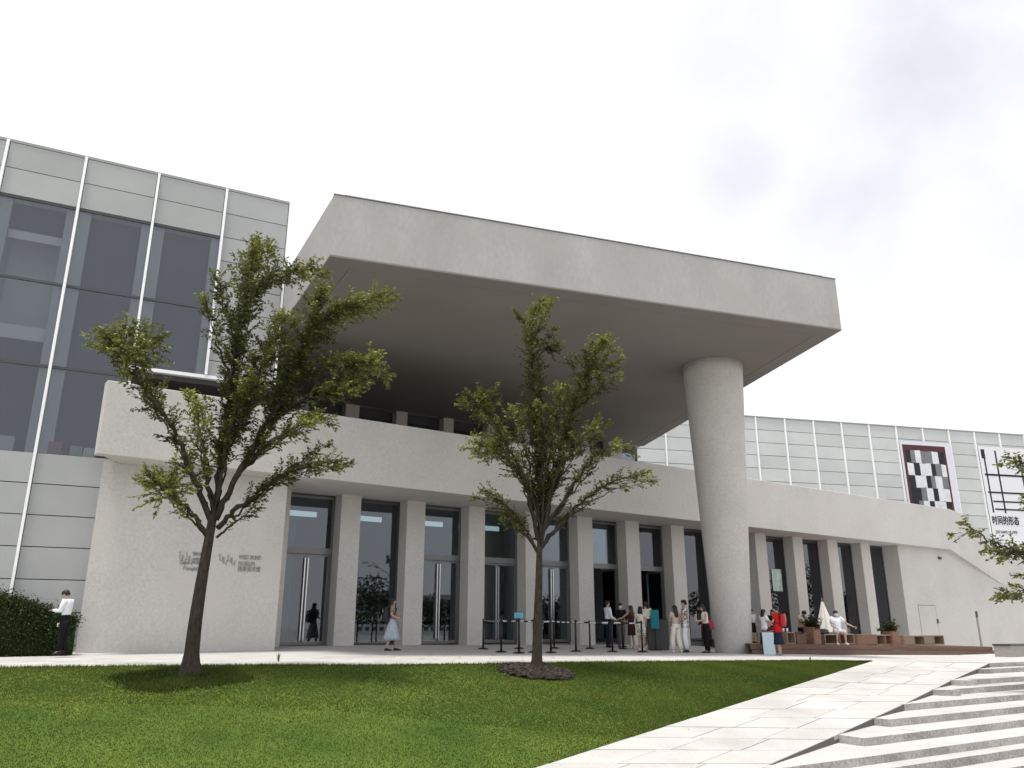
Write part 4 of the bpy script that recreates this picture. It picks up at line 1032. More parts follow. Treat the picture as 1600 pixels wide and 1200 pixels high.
for px_ in (1234, 1240):
    q = ond(px_, 1007.5); H_ = 18.5 * q[1] / 1360; mb = MB(); mb.lathe(q + dnn * .2 + np.array([0, 0, H_]), [(.03, 0), (.042, .12)], 12)
    tag(obj('cup', mb, M['inner_white'], smooth=True), 'white paper cup on the small bench, %s one' % ('left' if px_ < 1237 else 'right'), 'cup')
q = ond(1296, 1008); qb = q + dnn * .2 + np.array([0, 0, B2[3]]); mb = MB(); mb.loft([[tuple(qb + du * .3 * c_ * math.cos(a) + dnn * .12 * c_ * math.sin(a) + np.array([0, 0, z])) for a in np.linspace(0, 2*math.pi, 12, endpoint=False)] for c_, z in ((.95, .0), (1, .06), (.85, .14), (.4, .18))])
tag(obj('bag', mb, M['black'], smooth=True), 'black bag lying on the bench beside the person in white', 'bag')
# folded parasol
q = ond(1291, 1000, 1.7); top = at_y(1288, 934, q[1]); Hh = top[2] - q[2]
par = thing('parasol', 'folded pale canvas parasol standing behind the planter', 'parasol', q)
mb = MB(); mb.tube([q, q + np.array([0, 0, Hh])], .024, 8); obj('pole', mb, M['wood_pale'], par)
mb = MB(); mb.lathe(q, [(.25, 0), (.25, .05), (.05, .07), (.04, .3)], 16); obj('base', mb, M['concrete_box'], par)
mb = MB(); rings = []
for t in np.linspace(0, 1, 8):
    r_ = .035 + .30 * t ** 1.1; z = Hh - .02 - t * Hh * .66; K = 32
    rings.append([(q[0] + r_ * (1 + .22 * math.cos(8 * 2*math.pi*j/K)) * math.cos(2*math.pi*j/K) + .03*t, q[1] + r_ * (1 + .22 * math.cos(8 * 2*math.pi*j/K)) * math.sin(2*math.pi*j/K), z) for j in range(K)])
mb.loft(rings, cap=False); obj('canopy_cloth', mb, M['canvas'], par, smooth=True)
# bollard lamp and concrete planter box at right
q = ond(1534, 1010) ; top = at_y(1524.5, 955, q[1]); lamp = thing('bollard_lamp', 'slim grey lamp post standing near the right end of the deck', 'lamp post', q)
mb = MB(); mb.box((q[0] - .03, q[1] - .03, q[2]), (q[0] + .03, q[1] + .03, top[2] - .25)); obj('post', mb, M['concrete_box'], lamp)
mb = MB(); mb.box((q[0] - .032, q[1] - .032, top[2] - .249), (q[0] + .032, q[1] + .032, top[2])); obj('lamp_head', mb, M['dark_metal'], lamp)
q = on(gz, 1582, 1027); H_ = 20 * q[1] / 1360
bx = thing('stone_bench', 'square grey stone block bench at the right edge above the steps', 'bench', q)
mb = MB(); mb.obox(q, uB, nB, 0, 1.6, 0, .6, q[2] - .02, q[2] + H_ - .06); obj('body', mb, M['concrete_box'], bx, bevel=.01)
mb = MB(); mb.obox(q, uB, nB, -.02, 1.62, -.02, .62, q[2] + H_ - .058, q[2] + H_); obj('top_slab', mb, M['dark_metal'], bx)

# ------------------------------------------------------------------ queue barrier posts and signs
POSTS = [(755, 1014), (811, 1013.5), (866, 1013), (922, 1013.5), (974, 1014), (783, 1019), (811, 1020.5), (834, 1019.5), (861, 1020), (900, 1018), (957, 1018.5), (1004, 1019)]
LABS = ['leftmost queue barrier post, against the fourth pilaster', 'back row queue post just behind the blue sign', 'back row queue post right of the slimmer tree trunk', 'back row queue post before the sixth pilaster', 'back row queue post at the people by the open door',
        'front row queue post left of the blue sign', 'front row queue post carrying the small blue sign', 'front row queue post half hidden by the slimmer tree trunk', 'front row queue post first right of the slimmer tree', 'front row queue post second right of the slimmer tree', 'front row queue post before the first open door', 'rightmost front row queue post, beside the spotted outfit']
PH = .94; pq = [on(gz, *p) for p in POSTS]
post_m = {}
for i, (q, lab) in enumerate(zip(pq, LABS)):
    t = thing('queue_post', lab, 'barrier post', q, group='queue barrier posts before the doors')
    if not post_m:
        b_ = MB(); b_.lathe((0, 0, 0), [(.17, 0), (.17, .015), (.12, .035), (.03, .05)], 20); post_m['base'] = b_.mesh('base', smooth=False)
        b_ = MB(); b_.lathe((0, 0, 0), [(.03, .05), (.03, .86)], 12); post_m['pole'] = b_.mesh('pole', smooth=True)
        b_ = MB(); b_.lathe((0, 0, 0), [(.036, .86), (.036, .93), (.02, .95)], 12); post_m['head'] = b_.mesh('head')
        for m_ in post_m.values(): m_.materials.append(M['black'])
    for nm in ('base', 'pole', 'head'):
        o = bpy.data.objects.new(nm, post_m[nm]); C.objects.link(o); o.parent = t
    nxt = {0: 1, 1: 2, 2: 3, 3: 4, 5: 6, 6: 7, 7: 8, 8: 9, 9: 10, 10: 11}.get(i)
    links = [nxt] if nxt is not None else []
    if i == 0: links.append(5)
    for j in links:
        b = pq[j]; d = b - q; L_ = float(np.linalg.norm(d[:2])); u = np.array([d[0], d[1], 0]) / L_; n = np.array([-u[1], u[0], 0])
        mb = MB(); K = 6; P = []
        for k in range(K + 1):
            s = .04 + (L_ - .08) * k / K; P.append((q + u * s, q[2] + (b[2] - q[2]) * s / L_ + .895 - .03 * math.sin(math.pi * k / K)))
        for k in range(K):
            (p0, z0), (p1, z1) = P[k], P[k + 1]
            mb.add([(p0[0]-n[0]*.002, p0[1]-n[1]*.002, z0-.025), (p1[0]-n[0]*.002, p1[1]-n[1]*.002, z1-.025), (p1[0]-n[0]*.002, p1[1]-n[1]*.002, z1+.025), (p0[0]-n[0]*.002, p0[1]-n[1]*.002, z0+.025),
                    (p0[0]+n[0]*.002, p0[1]+n[1]*.002, z0-.025), (p1[0]+n[0]*.002, p1[1]+n[1]*.002, z1-.025), (p1[0]+n[0]*.002, p1[1]+n[1]*.002, z1+.025), (p0[0]+n[0]*.002, p0[1]+n[1]*.002, z0+.025)],
                   [(0,1,2,3),(7,6,5,4),(3,2,6,7),(0,4,5,1)])
        bel = obj('belt', mb, M['belt'], t)
        pr = MB(); nd = max(2, int(L_ / .34))
        for k in range(nd):
            c0 = (k + .2) / nd; s0 = L_ * c0
            for w_ in range(4):
                s = s0 + w_ * .05; zc = q[2] + (b[2] - q[2]) * s / L_ + .895 - .03 * math.sin(math.pi * s / L_)
                o_ = q + u * s
                for sg in (-1,):
                    pr.add([(o_[0] + n[0]*.0035*sg, o_[1] + n[1]*.0035*sg, zc - .017), (o_[0] + u[0]*.036 + n[0]*.0035*sg, o_[1] + u[1]*.036 + n[1]*.0035*sg, zc - .017), (o_[0] + u[0]*.036 + n[0]*.0035*sg, o_[1] + u[1]*.036 + n[1]*.0035*sg, zc + .017), (o_[0] + n[0]*.0035*sg, o_[1] + n[1]*.0035*sg, zc + .017)], [(0,1,2,3)])
        pp = obj('belt_print', pr, M['print_white'], bel); pp['kind'] = 'stuff'
def board_sign(name, q, w_, z0, z1, m, label, cat, post=True, face=None, th=.02, frame=None):
    t = thing(name, label, cat, q); u = np.array([1., 0, 0]) if face is None else face; n = np.array([-u[1], u[0], 0])
    mb = MB(); mb.obox(q, u, n, -w_/2, w_/2, -.02, -.02 + th, q[2] + z0, q[2] + z1); obj('panel', mb, m, t)
    if frame is not None:
        mb = MB(); mb.obox(q, u, n, -w_/2 - .02, w_/2 + .02, -.019 + .001, .012, q[2] + z0 - .02, q[2] + z1 + .02); obj('frame', mb, frame, t)
    if post:
        mb = MB(); mb.obox(q, u, n, -.02, .02, .013, .04, q[2], q[2] + z1 - .02); obj('post', mb, M['black'], t)
        mb = MB(); mb.obox(q, u, n, -.18, .18, -.15, .2, q[2], q[2] + .02); obj('base', mb, M['black'], t)
    return t
m_blue = mat('sign_blue', (.12, .42, .55), .5); m_teal = mat('sign_teal', (.01, .22, .28), .5); m_pale = mat('sign_pale', (.58, .72, .82), .5)
q = pq[6]; s_ = board_sign('notice_sign', q + np.array([0, -.05, .0]), .25, .96, 1.1, m_blue, 'small light blue notice on top of a queue post left of the slimmer tree', 'sign', post=False, frame=M['dark_metal'])
mb = MB(); mb.box((q[0] - .012, q[1] - .03, q[2] + .9), (q[0] + .012, q[1] - .02, q[2] + 1.0)); obj('bracket', mb, M['black'], s_)
for k in range(3):
    mb = MB(); mb.box((q[0] - .09, q[1] - .0735, q[2] + .985 + .034 * k), (q[0] + (.09, .05, .08)[k], q[1] - .0705, q[2] + 1.0 + .034 * k)); obj('printed_line', mb, mat('sign_ink', (.05, .25, .35), .6), s_)
q = on(gz, 1028, 1016); wq = 12.5 / 1311 * q[1] * 1.05; zt = at_y(1025, 953, q[1])[2] - q[2]; zb = at_y(1025, 982, q[1])[2] - q[2]
k_ = board_sign('information_board', q + np.array([-.06, 0, 0]), wq, zb, zt, m_teal, 'upright teal information board between the spotted outfit and the white trousered pair', 'information board', post=True)
mb = MB(); mb.obox(q + np.array([.0, .25, 0]), np.array([1., 0, 0]), np.array([0, 1., 0]), -.25, .45, 0, .35, q[2], q[2] + 1.02)
kd = thing('reception_desk', 'dark reception stand in the second open doorway beside the teal board', 'desk', q + np.array([0, .3, 0]))
obj('body', mb, M['dark_metal'], kd); mb = MB(); mb.obox(q + np.array([.0, .25, 0]), np.array([1., 0, 0]), np.array([0, 1., 0]), -.28, .48, -.03, .38, q[2] + 1.021, q[2] + 1.05); obj('top', mb, M['black'], kd)
q2 = on(gz, 1035, 1015); board_sign('notice_sign', q2, .11, .82, .97, M['inner_white'], 'small white paper notice on a thin stand right of the teal board', 'sign')
q = on(gz, 1203, 1023); zt = at_y(1203, 988, q[1])[2] - q[2]
sg = thing('sandwich_board', 'pale blue blank sandwich board standing beside the red shirted person', 'sign', q)
w2 = 17.5 / 1311 * q[1] / 2
mb = MB(); mb.add([(q[0]-w2, q[1], q[2]), (q[0]+w2*1.1, q[1], q[2]), (q[0]+w2*1.0, q[1]+.05, q[2]+zt), (q[0]-w2, q[1]+.05, q[2]+zt), (q[0]-w2, q[1]+.025, q[2]), (q[0]+w2*1.1, q[1]+.025, q[2]), (q[0]+w2*1.0, q[1]+.075, q[2]+zt), (q[0]-w2, q[1]+.075, q[2]+zt)], [(0,1,2,3),(7,6,5,4),(0,4,5,1),(1,5,6,2),(2,6,7,3),(3,7,4,0)])
obj('front_panel', mb, m_pale, sg)
mb = MB(); mb.add([(q[0]-w2, q[1]+.4, q[2]), (q[0]+w2, q[1]+.4, q[2]), (q[0]+w2, q[1]+.21, q[2]+zt), (q[0]-w2, q[1]+.21, q[2]+zt), (q[0]-w2, q[1]+.42, q[2]), (q[0]+w2, q[1]+.42, q[2]), (q[0]+w2, q[1]+.23, q[2]+zt), (q[0]-w2, q[1]+.23, q[2]+zt)], [(0,1,2,3),(7,6,5,4),(0,4,5,1),(1,5,6,2),(2,6,7,3),(3,7,4,0)])
obj('back_panel', mb, M['black'], sg)
#@@PART3
# ------------------------------------------------------------------ people
SKIN = mat('skin', (.48, .31, .23), .6, .3); HAIRB = mat('hair_black', (.014, .011, .010), .5, .4); HAIRBR = mat('hair_brown', (.07, .025, .015), .5, .4)
cloth_cache = {}
def cloth(name, col, var=.08, vs=25):
    if name not in cloth_cache: cloth_cache[name] = mat('cloth_' + name, col, .9, .1, var=var, vscale=vs, bump=.3, bscale=25)
    return cloth_cache[name]
def dotted(name, base, dot, sc, thr):
    m = mat('cloth_' + name, base, .9, .1); t = m.node_tree; b = t.nodes['Principled BSDF']; N = t.nodes.new; L = t.links.new
    tcn = N('ShaderNodeTexCoord'); v = N('ShaderNodeTexVoronoi'); v.inputs['Scale'].default_value = sc; v.inputs['Randomness'].default_value = .55; L(tcn.outputs['Object'], v.inputs['Vector'])
    lt = N('ShaderNodeMath'); lt.operation = 'LESS_THAN'; lt.inputs[1].default_value = thr; L(v.outputs['Distance'], lt.inputs[0])
    mx = N('ShaderNodeMix'); mx.data_type = 'RGBA'; L(lt.outputs[0], mx.inputs[0]); mx.inputs[6].default_value = (*base, 1); mx.inputs[7].default_value = (*dot, 1); L(mx.outputs[2], b.inputs['Base Color']); return m
V3 = lambda *a: np.array(a, float)

def person(label, foot, ytop, face, top=None, sleeve='short', bottom=None, bkind='trousers', shoes=(.03, .03, .03), hair=('short', HAIRB), armL=None, armR=None,
           lean=0.0, nod=0.0, stride=0.0, spread=.05, seated=None, mask=False, female=False, z=None, H=None, group=None, hem=None, shirt_len=.56, armcol=None, sock=None):
    """foot = pixel of the feet, ytop = pixel row of the head's top, face = heading in degrees clockwise from away-from-camera"""
    q = np.array(foot, float) if len(foot) == 3 else on(gz if z is None else z, *foot)
    if H is None:
        xt = foot[0]; Ht = at_y(xt, ytop, q[1])[2] - q[2]
        H = Ht / (.985 * math.cos(lean * .7) if not seated else 1.0)
    root = thing('person', label, 'person', q, rz=-R(face), group=group)
    # local frame: x right, y forward, z up; all lengths scaled by H
    hipz = .52 if not seated else seated / H + .045
    def bend(p):                                       # lean the trunk about the hips
        p = V3(*p); p[2] -= .53; c, s = math.cos(lean), math.sin(lean); y, zz = p[1], p[2]
        return V3(p[0], y * c + zz * s, -y * s + zz * c + hipz + .01)
    sh = .098 if female else .112
    hipw = .052
    legs = []
    for sgn, st in ((-1, stride), (1, -stride)):
        x = sgn * hipw; xf = sgn * max(spread, .03)
        if seated:
            k = V3(sgn * (.065 + spread * .4), .235, hipz + .0); a = V3(sgn * (.07 + spread * .5), .22 + (stride if sgn < 0 else -stride) * .5, .045)
        else:
            a = V3(xf, st - .01, .045); k = V3((x + xf) / 2, st * .5 + .02 + .02 * abs(st) * 6, .285)
        legs.append((V3(x, 0, hipz - .02), k, a, a + V3(sgn * .012, .085, -.028)))
    def arm(sgn, spec):
        s = bend((sgn * sh * .93, 0, .81))
        if spec is None: e = bend((sgn * (sh + .035), -.015, .64)); h = bend((sgn * (sh + .03), .045, .485))
        else:
            e = bend((sgn * spec[0][0], spec[0][1], spec[0][2])); h = bend((sgn * spec[1][0], spec[1][1], spec[1][2]))
        return s, e, h
    arms = [arm(-1, armL), arm(1, armR)]
    neck = bend((0, -.005, .845)); nb = bend((0, 0, .82)); hc = neck + (V3(0, math.sin(lean + nod), math.cos(lean + nod)) * .075) + V3(0, .012, 0)
    hd = V3(0, math.sin(lean + nod), math.cos(lean + nod)); fw = V3(0, hd[2], -hd[1])
    verts, edges, rads, roots = [], [], [], []
    def v(p, r): verts.append(tuple(np.array(p) * H)); rads.append((r * H, r * H) if not hasattr(r, '__len__') else (r[0] * H, r[1] * H)); return len(verts) - 1
    def e(a, b): edges.append((a, b))
    pel = v((0, 0, hipz + .01), (.058, .042)); roots.append(pel)
    wst = v(bend((0, .005, .61)), (.066, .048)); e(pel, wst); che = v(bend((0, .005, .72)), (.072, .05)); e(wst, che); up_ = v(bend((0, 0, .785)), (.052, .036)); e(che, up_)
    n0 = v(nb, .034); e(up_, n0); n1 = v(neck, .030); e(n0, n1)
    h0 = v(hc - hd * .018 + fw * .008, (.040, .046)); e(n1, h0); h1 = v(hc + hd * .028, (.044, .052)); e(h0, h1); h2 = v(hc + hd * .055 - fw * .004, (.030, .036)); e(h1, h2)
    for (hp, k, a, t) in legs:
        i0 = v(hp, .040); e(pel, i0); i1 = v((hp + k) / 2, .040); e(i0, i1); i2 = v(k, .032); e(i1, i2); i3 = v(k * .55 + a * .45 + V3(0, -.008, 0), .031); e(i2, i3); i4 = v(a, .019); e(i3, i4); i5 = v(t, (.02, .014)); e(i4, i5)
    fing = []
    for sgn, (s, el, h) in zip((-1, 1), arms):
        j0 = v(s, .024); e(up_, j0); j1 = v((s + el) / 2, .022); e(j0, j1); j2 = v(el, .021); e(j1, j2); j3 = v((el * .6 + h * .4), .021); e(j2, j3); j4 = v(h, .0135); e(j3, j4)
        d = h - el; d /= np.linalg.norm(d); palm = h + d * .028; j5 = v(palm, (.021, .013)); e(j4, j5)
        side = np.cross(d, V3(0, 1, 0) if abs(d[1]) < .8 else V3(0, 0, 1)); side /= np.linalg.norm(side); nn = np.cross(side, d)
        curl = nn * (-.5)
        for i, ln in enumerate((.040, .046, .043, .034)):
            r0 = palm + side * (i - 1.5) * .0095 + d * .008; f0 = v(r0, .0055); roots.append(f0); f1 = v(r0 + d * ln * .55 + curl * ln * .12, .005); e(f0, f1); f2 = v(r0 + d * ln * .95 + curl * ln * .5, .0042); e(f1, f2)
        r0 = palm - side * .018 - d * .008; f0 = v(r0, .006); roots.append(f0); f1 = v(r0 - side * .014 + d * .016 + curl * .008, .0055); e(f0, f1); f2 = v(r0 - side * .016 + d * .034 + curl * .014, .0045); e(f1, f2)
    # nose and ears
    nz = v(hc + fw * .042 + hd * .004, .008); roots.append(nz); nz2 = v(hc + fw * .058 - hd * .008, .009); e(nz, nz2)
    for sg in (-1, 1):
        a_ = v(hc + V3(sg * .041, 0, 0) + hd * .008, .009); roots.append(a_); b_ = v(hc + V3(sg * .047, 0, 0) - hd * .010 - fw * .004, .007); e(a_, b_)
    me = bpy.data.meshes.new('body'); me.from_pydata(verts, edges, []); me.update()
    o = bpy.data.objects.new('body', me); C.objects.link(o); o.parent = root; me.materials.append(SKIN)
    md = o.modifiers.new('skin', 'SKIN'); md.use_smooth_shade = True; o.modifiers.new('sub', 'SUBSURF').levels = 1; o.modifiers['sub'].render_levels = 1
    if not me.skin_vertices: me.skin_vertices.new()
    sv = me.skin_vertices[0].data
    for i, r in enumerate(rads): sv[i].radius = r; sv[i].use_root = i in roots
    # eyes, brows, mouth
    mb = MB()
    for sg in (-1, 1):
        c = (hc + fw * .0485 + V3(sg * .018, 0, 0) + hd * .012) * H; mb.ellipsoid(c, (.0075 * H, .004 * H, .004 * H), 8, 5)
        mb.box(tuple((hc + fw * .049 + V3(sg * .018 - .010, 0, 0) + hd * .024) * H - V3(0, .002, 0)), tuple((hc + fw * .049 + V3(sg * .018 + .010, 0, 0) + hd * .028) * H + V3(0, .003, 0)))
    obj('eyes', mb, HAIRB, root, local=True)
    if not mask:
        mb = MB(); mb.ellipsoid((hc + fw * .046 - hd * .030) * H, (.013 * H, .005 * H, .0035 * H), 8, 5); obj('mouth', mb, mat('lips', (.30, .12, .10), .5), root, local=True)
    else:
        mb = MB(); rings = []
        for zz, w_, f_ in ((-.048, .03, .036), (-.03, .042, .052), (-.008, .045, .060), (.004, .043, .052)):
            rings.append([tuple((hc + hd * zz + V3(math.sin(a) * w_, 0, 0) + fw * (math.cos(a) * f_ * .98 - .0)) * H) for a in np.linspace(-1.45, 1.45, 9)])
        k = len(rings[0])
        for r in rings: mb.v += r
        mb.f = [(i*k+j, i*k+j+1, (i+1)*k+j+1, (i+1)*k+j) for i in range(len(rings)-1) for j in range(k-1)]
        obj('face_mask', mb, cloth('mask', (.62, .70, .75)), root, local=True, smooth=True)
    # hair
    kind, hm = hair; mb = MB()
    def ring(c, rx, ry, a0=0, n=16): return [tuple((c + V3(math.cos(t) * rx, 0, 0) + fw * math.sin(t) * ry) * H) for t in np.linspace(0, 2*math.pi, n, endpoint=False)]
    capr = [ring(hc + hd * .079 - fw * .004, .012, .012), ring(hc + hd * .072 - fw * .004, .034, .036), ring(hc + hd * .05 - fw * .005, .051, .058), ring(hc + hd * .028 - fw * .008, .0535, .057), ring(hc + hd * .008 - fw * .020, .051, .046), ring(hc - hd * .022 - fw * .030, .044, .032)]
    if kind == 'short': mb.loft(capr)
    else:
        mb.loft(capr[:5], cap=True)
        L_ = {'bob': .10, 'long': .20}[kind]
        up2 = lambda t: V3(0, -.03 - (.02 if kind == 'long' else 0) * t, -t)
        base = hc - fw * .014
        mb.loft([ring(base + hd * .03, .053, .05), ring(base - hd * .02 + up2(0) * .3, .057, .040), ring(base + up2(L_ * .5), .058, .034), ring(base + up2(L_ * .85), .055, .03), ring(base + up2(L_), .038, .018)])
    obj('hair', mb, hm, root, local=True, smooth=True)
    # shirt: trunk and sleeves
    def frame(d):
        d = d / (np.linalg.norm(d) + 1e-9); a = np.cross(d, V3(0, 1, 0)) if abs(d[1]) < .9 else np.cross(d, V3(1, 0, 0)); a /= np.linalg.norm(a); return a, np.cross(d, a)
    def sleeve_loft(mb, pts, rs, n=10):
        mb.tube([p * H for p in pts], [r * H for r in rs], n)
    def trunk(mb, zs, n=20):
        mb.loft([[tuple((bend((math.cos(t) * rx, math.sin(t) * ry + yo, zz))) * H) for t in np.linspace(0, 2*math.pi, n, endpoint=False)] for zz, rx, ry, yo in zs])
    fs = .93 if female else 1.0
    if top is not None:
        mb = MB()
        zs = [(.572, .082 * fs, .058, 0), (.62, .085 * fs, .061, .003), (.69, .092 * fs, .066, .006), (.75, .101 * fs, .068, .004), (.795, .105 * fs, .058, 0), (.825, .072 * fs, .044, -.003), (.843, .040, .036, -.004)]
        if shirt_len < .5: zs = [(shirt_len, .108 * fs, .083, 0), (.535, .106 * fs, .081, 0), (.60, .095 * fs, .071, .0)] + zs[2:]
        if seated: zs = [(.525, .095, .072, 0), (.57, .093, .070, 0)] + zs[1:]
        trunk(mb, zs)
        for s, el, h in arms:
            if sleeve == 'none': continue
            if sleeve == 'short': sleeve_loft(mb, [s + (el - s) * -.25, s + (el - s) * .1, s + (el - s) * .62], [.040, .047, .042])
            else: sleeve_loft(mb, [s + (el - s) * -.18, s + (el - s) * .2, el, el + (h - el) * .5, el + (h - el) * .93], [.040, .043, .034, .029, .022])
        obj('shirt', mb, top, root, local=True, smooth=True)
    if bottom is not None:
        mb = MB()
        if bkind in ('trousers', 'shorts', 'wide'):
            K = 18
            wz = .585
            if not seated: mb.loft([[tuple((bend((math.cos(t) * rx, math.sin(t) * ry, zz))) * H) for t in np.linspace(0, 2*math.pi, K, endpoint=False)] for zz, rx, ry in ((.50, .085, .068), (.535, .096, .071), (wz, .090 * fs, .066), (wz + .012, .088 * fs, .064))])
            else: mb.loft([[tuple(V3(math.cos(t) * rx, math.sin(t) * ry + yo, hipz + zz) * H) for t in np.linspace(0, 2*math.pi, K, endpoint=False)] for zz, rx, ry, yo in ((-.045, .085, .07, .01), (0, .1, .075, .01), (.05, .09, .066, 0), (.075, .084, .06, 0))])
            for hp, k, a, t in legs:
                wide = 1.35 if bkind == 'wide' else 1.0
                if bkind == 'shorts': sleeve_loft(mb, [hp + V3(0, 0, .03), (hp + k) / 2, k + (hp - k) * .08], [.058, .056, .054], 12)
                else: sleeve_loft(mb, [hp + V3(0, 0, .03), (hp + k) / 2, k, k * .5 + a * .5, a + V3(0, 0, .008)], [.058, .053, .043 * wide, .040 * wide, .036 * wide], 12)
            obj('shorts' if bkind == 'shorts' else 'trousers', mb, bottom, root, local=True, smooth=True)
        else:
            hm_ = hem if hem is not None else .2; K = 32; rings = []
            if seated:
                for t_ in np.linspace(0, 1, 5): c = V3(0, .235 * t_, hipz + .005); rings.append([tuple((c + V3(math.cos(a) * (.10 + .015 * t_), 0, math.sin(a) * .065)) * H) for a in np.linspace(0, 2*math.pi, K, endpoint=False)])
                rings.append([tuple((V3(0, .245, hipz - .14) + V3(math.cos(a) * .115, math.sin(a) * .04, 0)) * H) for a in np.linspace(0, 2*math.pi, K, endpoint=False)])
            else:
                sy = abs(stride)
                for zz in np.linspace(.60, hm_, 7):
                    f_ = (.60 - zz) / (.60 - hm_); rx = .080 * fs + .045 * f_ + .01 * math.sin(f_ * 3); ry = .058 + .045 * f_ + sy * .75 * f_
                    if bkind == 'tight': rx = .083 + .02 * math.sin(min(1, f_ * 2) * 1.7); ry = .06 + .012 * f_
                    rings.append([tuple(V3(math.cos(a) * rx * (1 + .06 * f_ * math.cos(11 * a)), math.sin(a) * ry * (1 + .06 * f_ * math.cos(11 * a)), zz) * H) for a in np.linspace(0, 2*math.pi, K, endpoint=False)])
            mb.loft(rings[::-1]); obj('skirt', mb, bottom, root, local=True, smooth=True)
    sm = cloth('shoe_%d_%d' % (int(shoes[0] * 100), int(shoes[2] * 100)), shoes)
    for hp, k, a, t in legs:
        mb = MB(); d = (t - a); d[2] = 0; d /= np.linalg.norm(d) + 1e-9; sd_ = np.cross(d, V3(0, 0, 1)); bz = a[2] - .045
        prof = [(-.032, .018, .03), (-.015, .024, .052), (.03, .026, .05), (.065, .028, .034), (.098, .024, .026), (.112, .012, .018)]
        rings = []
        for y_, w_, h_ in prof:
            c = a + d * y_; c[2] = bz
            rings.append([tuple((c + sd_ * x_ * w_ + V3(0, 0, z_ * h_)) * H) for x_, z_ in ((-1, .0), (-1, .45), (-.6, .95), (.6, .95), (1, .45), (1, 0))])
        mb.loft(rings); obj('shoe', mb, sm, root, local=True, smooth=True)
    w2l = Matrix.Translation(root.location) @ Matrix.Rotation(-R(face), 4, 'Z')
    def at(p): v_ = w2l @ Vector(tuple(np.array(p, float) * H)); return np.array(v_)
    return dict(root=root, H=H, q=q, at=at, bend=bend, arms=arms, neck=neck, hipz=hipz, face=face)

def bag_mesh(c, u, n, w_, h_, d_, taper=1.0):
    mb = MB(); rings = []
    for z_, k, dk in ((-h_/2, .94, .8), (-h_/2 + .04, 1, 1), (0, 1.0 * (1 + taper) / 2, 1), (h_/2 - .05, taper, .75), (h_/2, taper * .9, .4)):
        rings.append([tuple(c + u * w_/2 * k * x_ + n * d_/2 * dk * y_ + V3(0, 0, z_)) for x_, y_ in ((-1, -.6), (-.8, -1), (.8, -1), (1, -.6), (1, .6), (.8, 1), (-.8, 1), (-1, .6))])
    mb.loft(rings); return mb
def dirs(face): a = R(face); return np.array([math.cos(a), -math.sin(a), 0]), np.array([math.sin(a), math.cos(a), 0])   # right, forward

white = cloth('white', (.74, .76, .80)); navy = cloth('navy', (.02, .025, .05)); black = cloth('black', (.012, .012, .014)); dkbrown = cloth('dark_brown', (.045, .022, .02))
bluegrey = dotted('blue_print', (.33, .38, .46), (.62, .66, .70), 34, .34); spot = dotted('spotted', (.72, .68, .58), (.03, .03, .035), 15, .30)
patt = dotted('patterned', (.60, .56, .54), (.12, .09, .09), 13, .42); cream = cloth('cream', (.66, .62, .46)); beige = cloth('beige', (.50, .42, .35)); red = cloth('red', (.50, .02, .02)); offwhite = cloth('offwhite', (.70, .66, .60))
darkred = cloth('dark_red', (.10, .02, .025)); tee = cloth('tee', (.78, .80, .86))

p1 = person('person in white long sleeved shirt and dark trousers looking at a phone beside the hedge', tuple(at_y(95, 1020, 19.5) * np.array([1, 1, 0]) + np.array([0, 0, .10])), 920, 268, top=white, sleeve='long', bottom=black, bkind='trousers', hair=('short', HAIRB), nod=.45, lean=.05, armL=((.13, .04, .66), (.05, .19, .68)), armR=((.14, .03, .63), (.10, .12, .50)), H=1.46)
h_ = p1['at'](p1['arms'][0][2] + V3(0, .03, .02)); r_, f_ = dirs(268)
mb = MB(); mb.obox(h_, r_, f_, -.035, .035, .03, .04, h_[2] - .02, h_[2] + .11); tag(obj('phone', mb, M['black'], bevel=.004), 'dark phone held up by the person beside the hedge', 'phone')
h_ = p1['at'](p1['arms'][1][2] + V3(0, .02, -.04)); mb = MB(); mb.obox(h_, f_, r_, -.05, .05, -.004, .004, h_[2] - .05, h_[2] + .03); tag(obj('papers', mb, M['inner_white']), 'white papers in the lower hand of the person beside the hedge', 'papers')

p2 = person('person walking right in a long pale blue skirt with a black backpack', (611, 1016.5), 935, 80, top=cloth('taupe', (.24, .20, .18)), sleeve='short', bottom=bluegrey, bkind='skirt', hem=.19, hair=('long', HAIRB), stride=.09, shoes=(.03, .03, .035), female=True, armL=((.12, .03, .66), (.10, .14, .62)), armR=((.13, -.02, .66), (.10, .12, .60)))
r_, f_ = dirs(80); c = p2['at']((0, -.125, .70)); mb = bag_mesh(c - V3(0, 0, .03), r_, f_, .30, .42, .17)
bp = thing('backpack', 'black backpack with white print worn by the person in the blue skirt', 'backpack', c); obj('body', mb, M['black'], bp, smooth=False)
mb = bag_mesh(c - f_ * .10 - V3(0, 0, .12), r_, f_, .22, .17, .06); obj('pocket', mb, M['black'], bp)
for dx, dz, sx, sz in ((-.03, .13, .10, .05), (.05, .08, .05, .06), (-.06, -.06, .05, .05), (.05, -.10, .06, .04), (-.02, -.15, .05, .05)):
    mb = MB(); mb.obox(c - f_ * (.142 if dz < 0 else .103), r_, f_, dx - sx/2, dx + sx/2, -.004, .004, c[2] + dz - .03 - sz/2, c[2] + dz - .03 + sz/2); obj('patch', mb, M['print_white'], bp)
for sg in (-1, 1):
    mb = MB(); P = [p2['at']((sg * .055, -.08, .80)), p2['at']((sg * .06, 0, .855)), p2['at']((sg * .065, .075, .78)), p2['at']((sg * .085, .03, .66)), p2['at']((sg * .08, -.07, .63))]; mb.tube(P, [(.022, .006)] * 5, 6); obj('strap', mb, M['black'], bp)

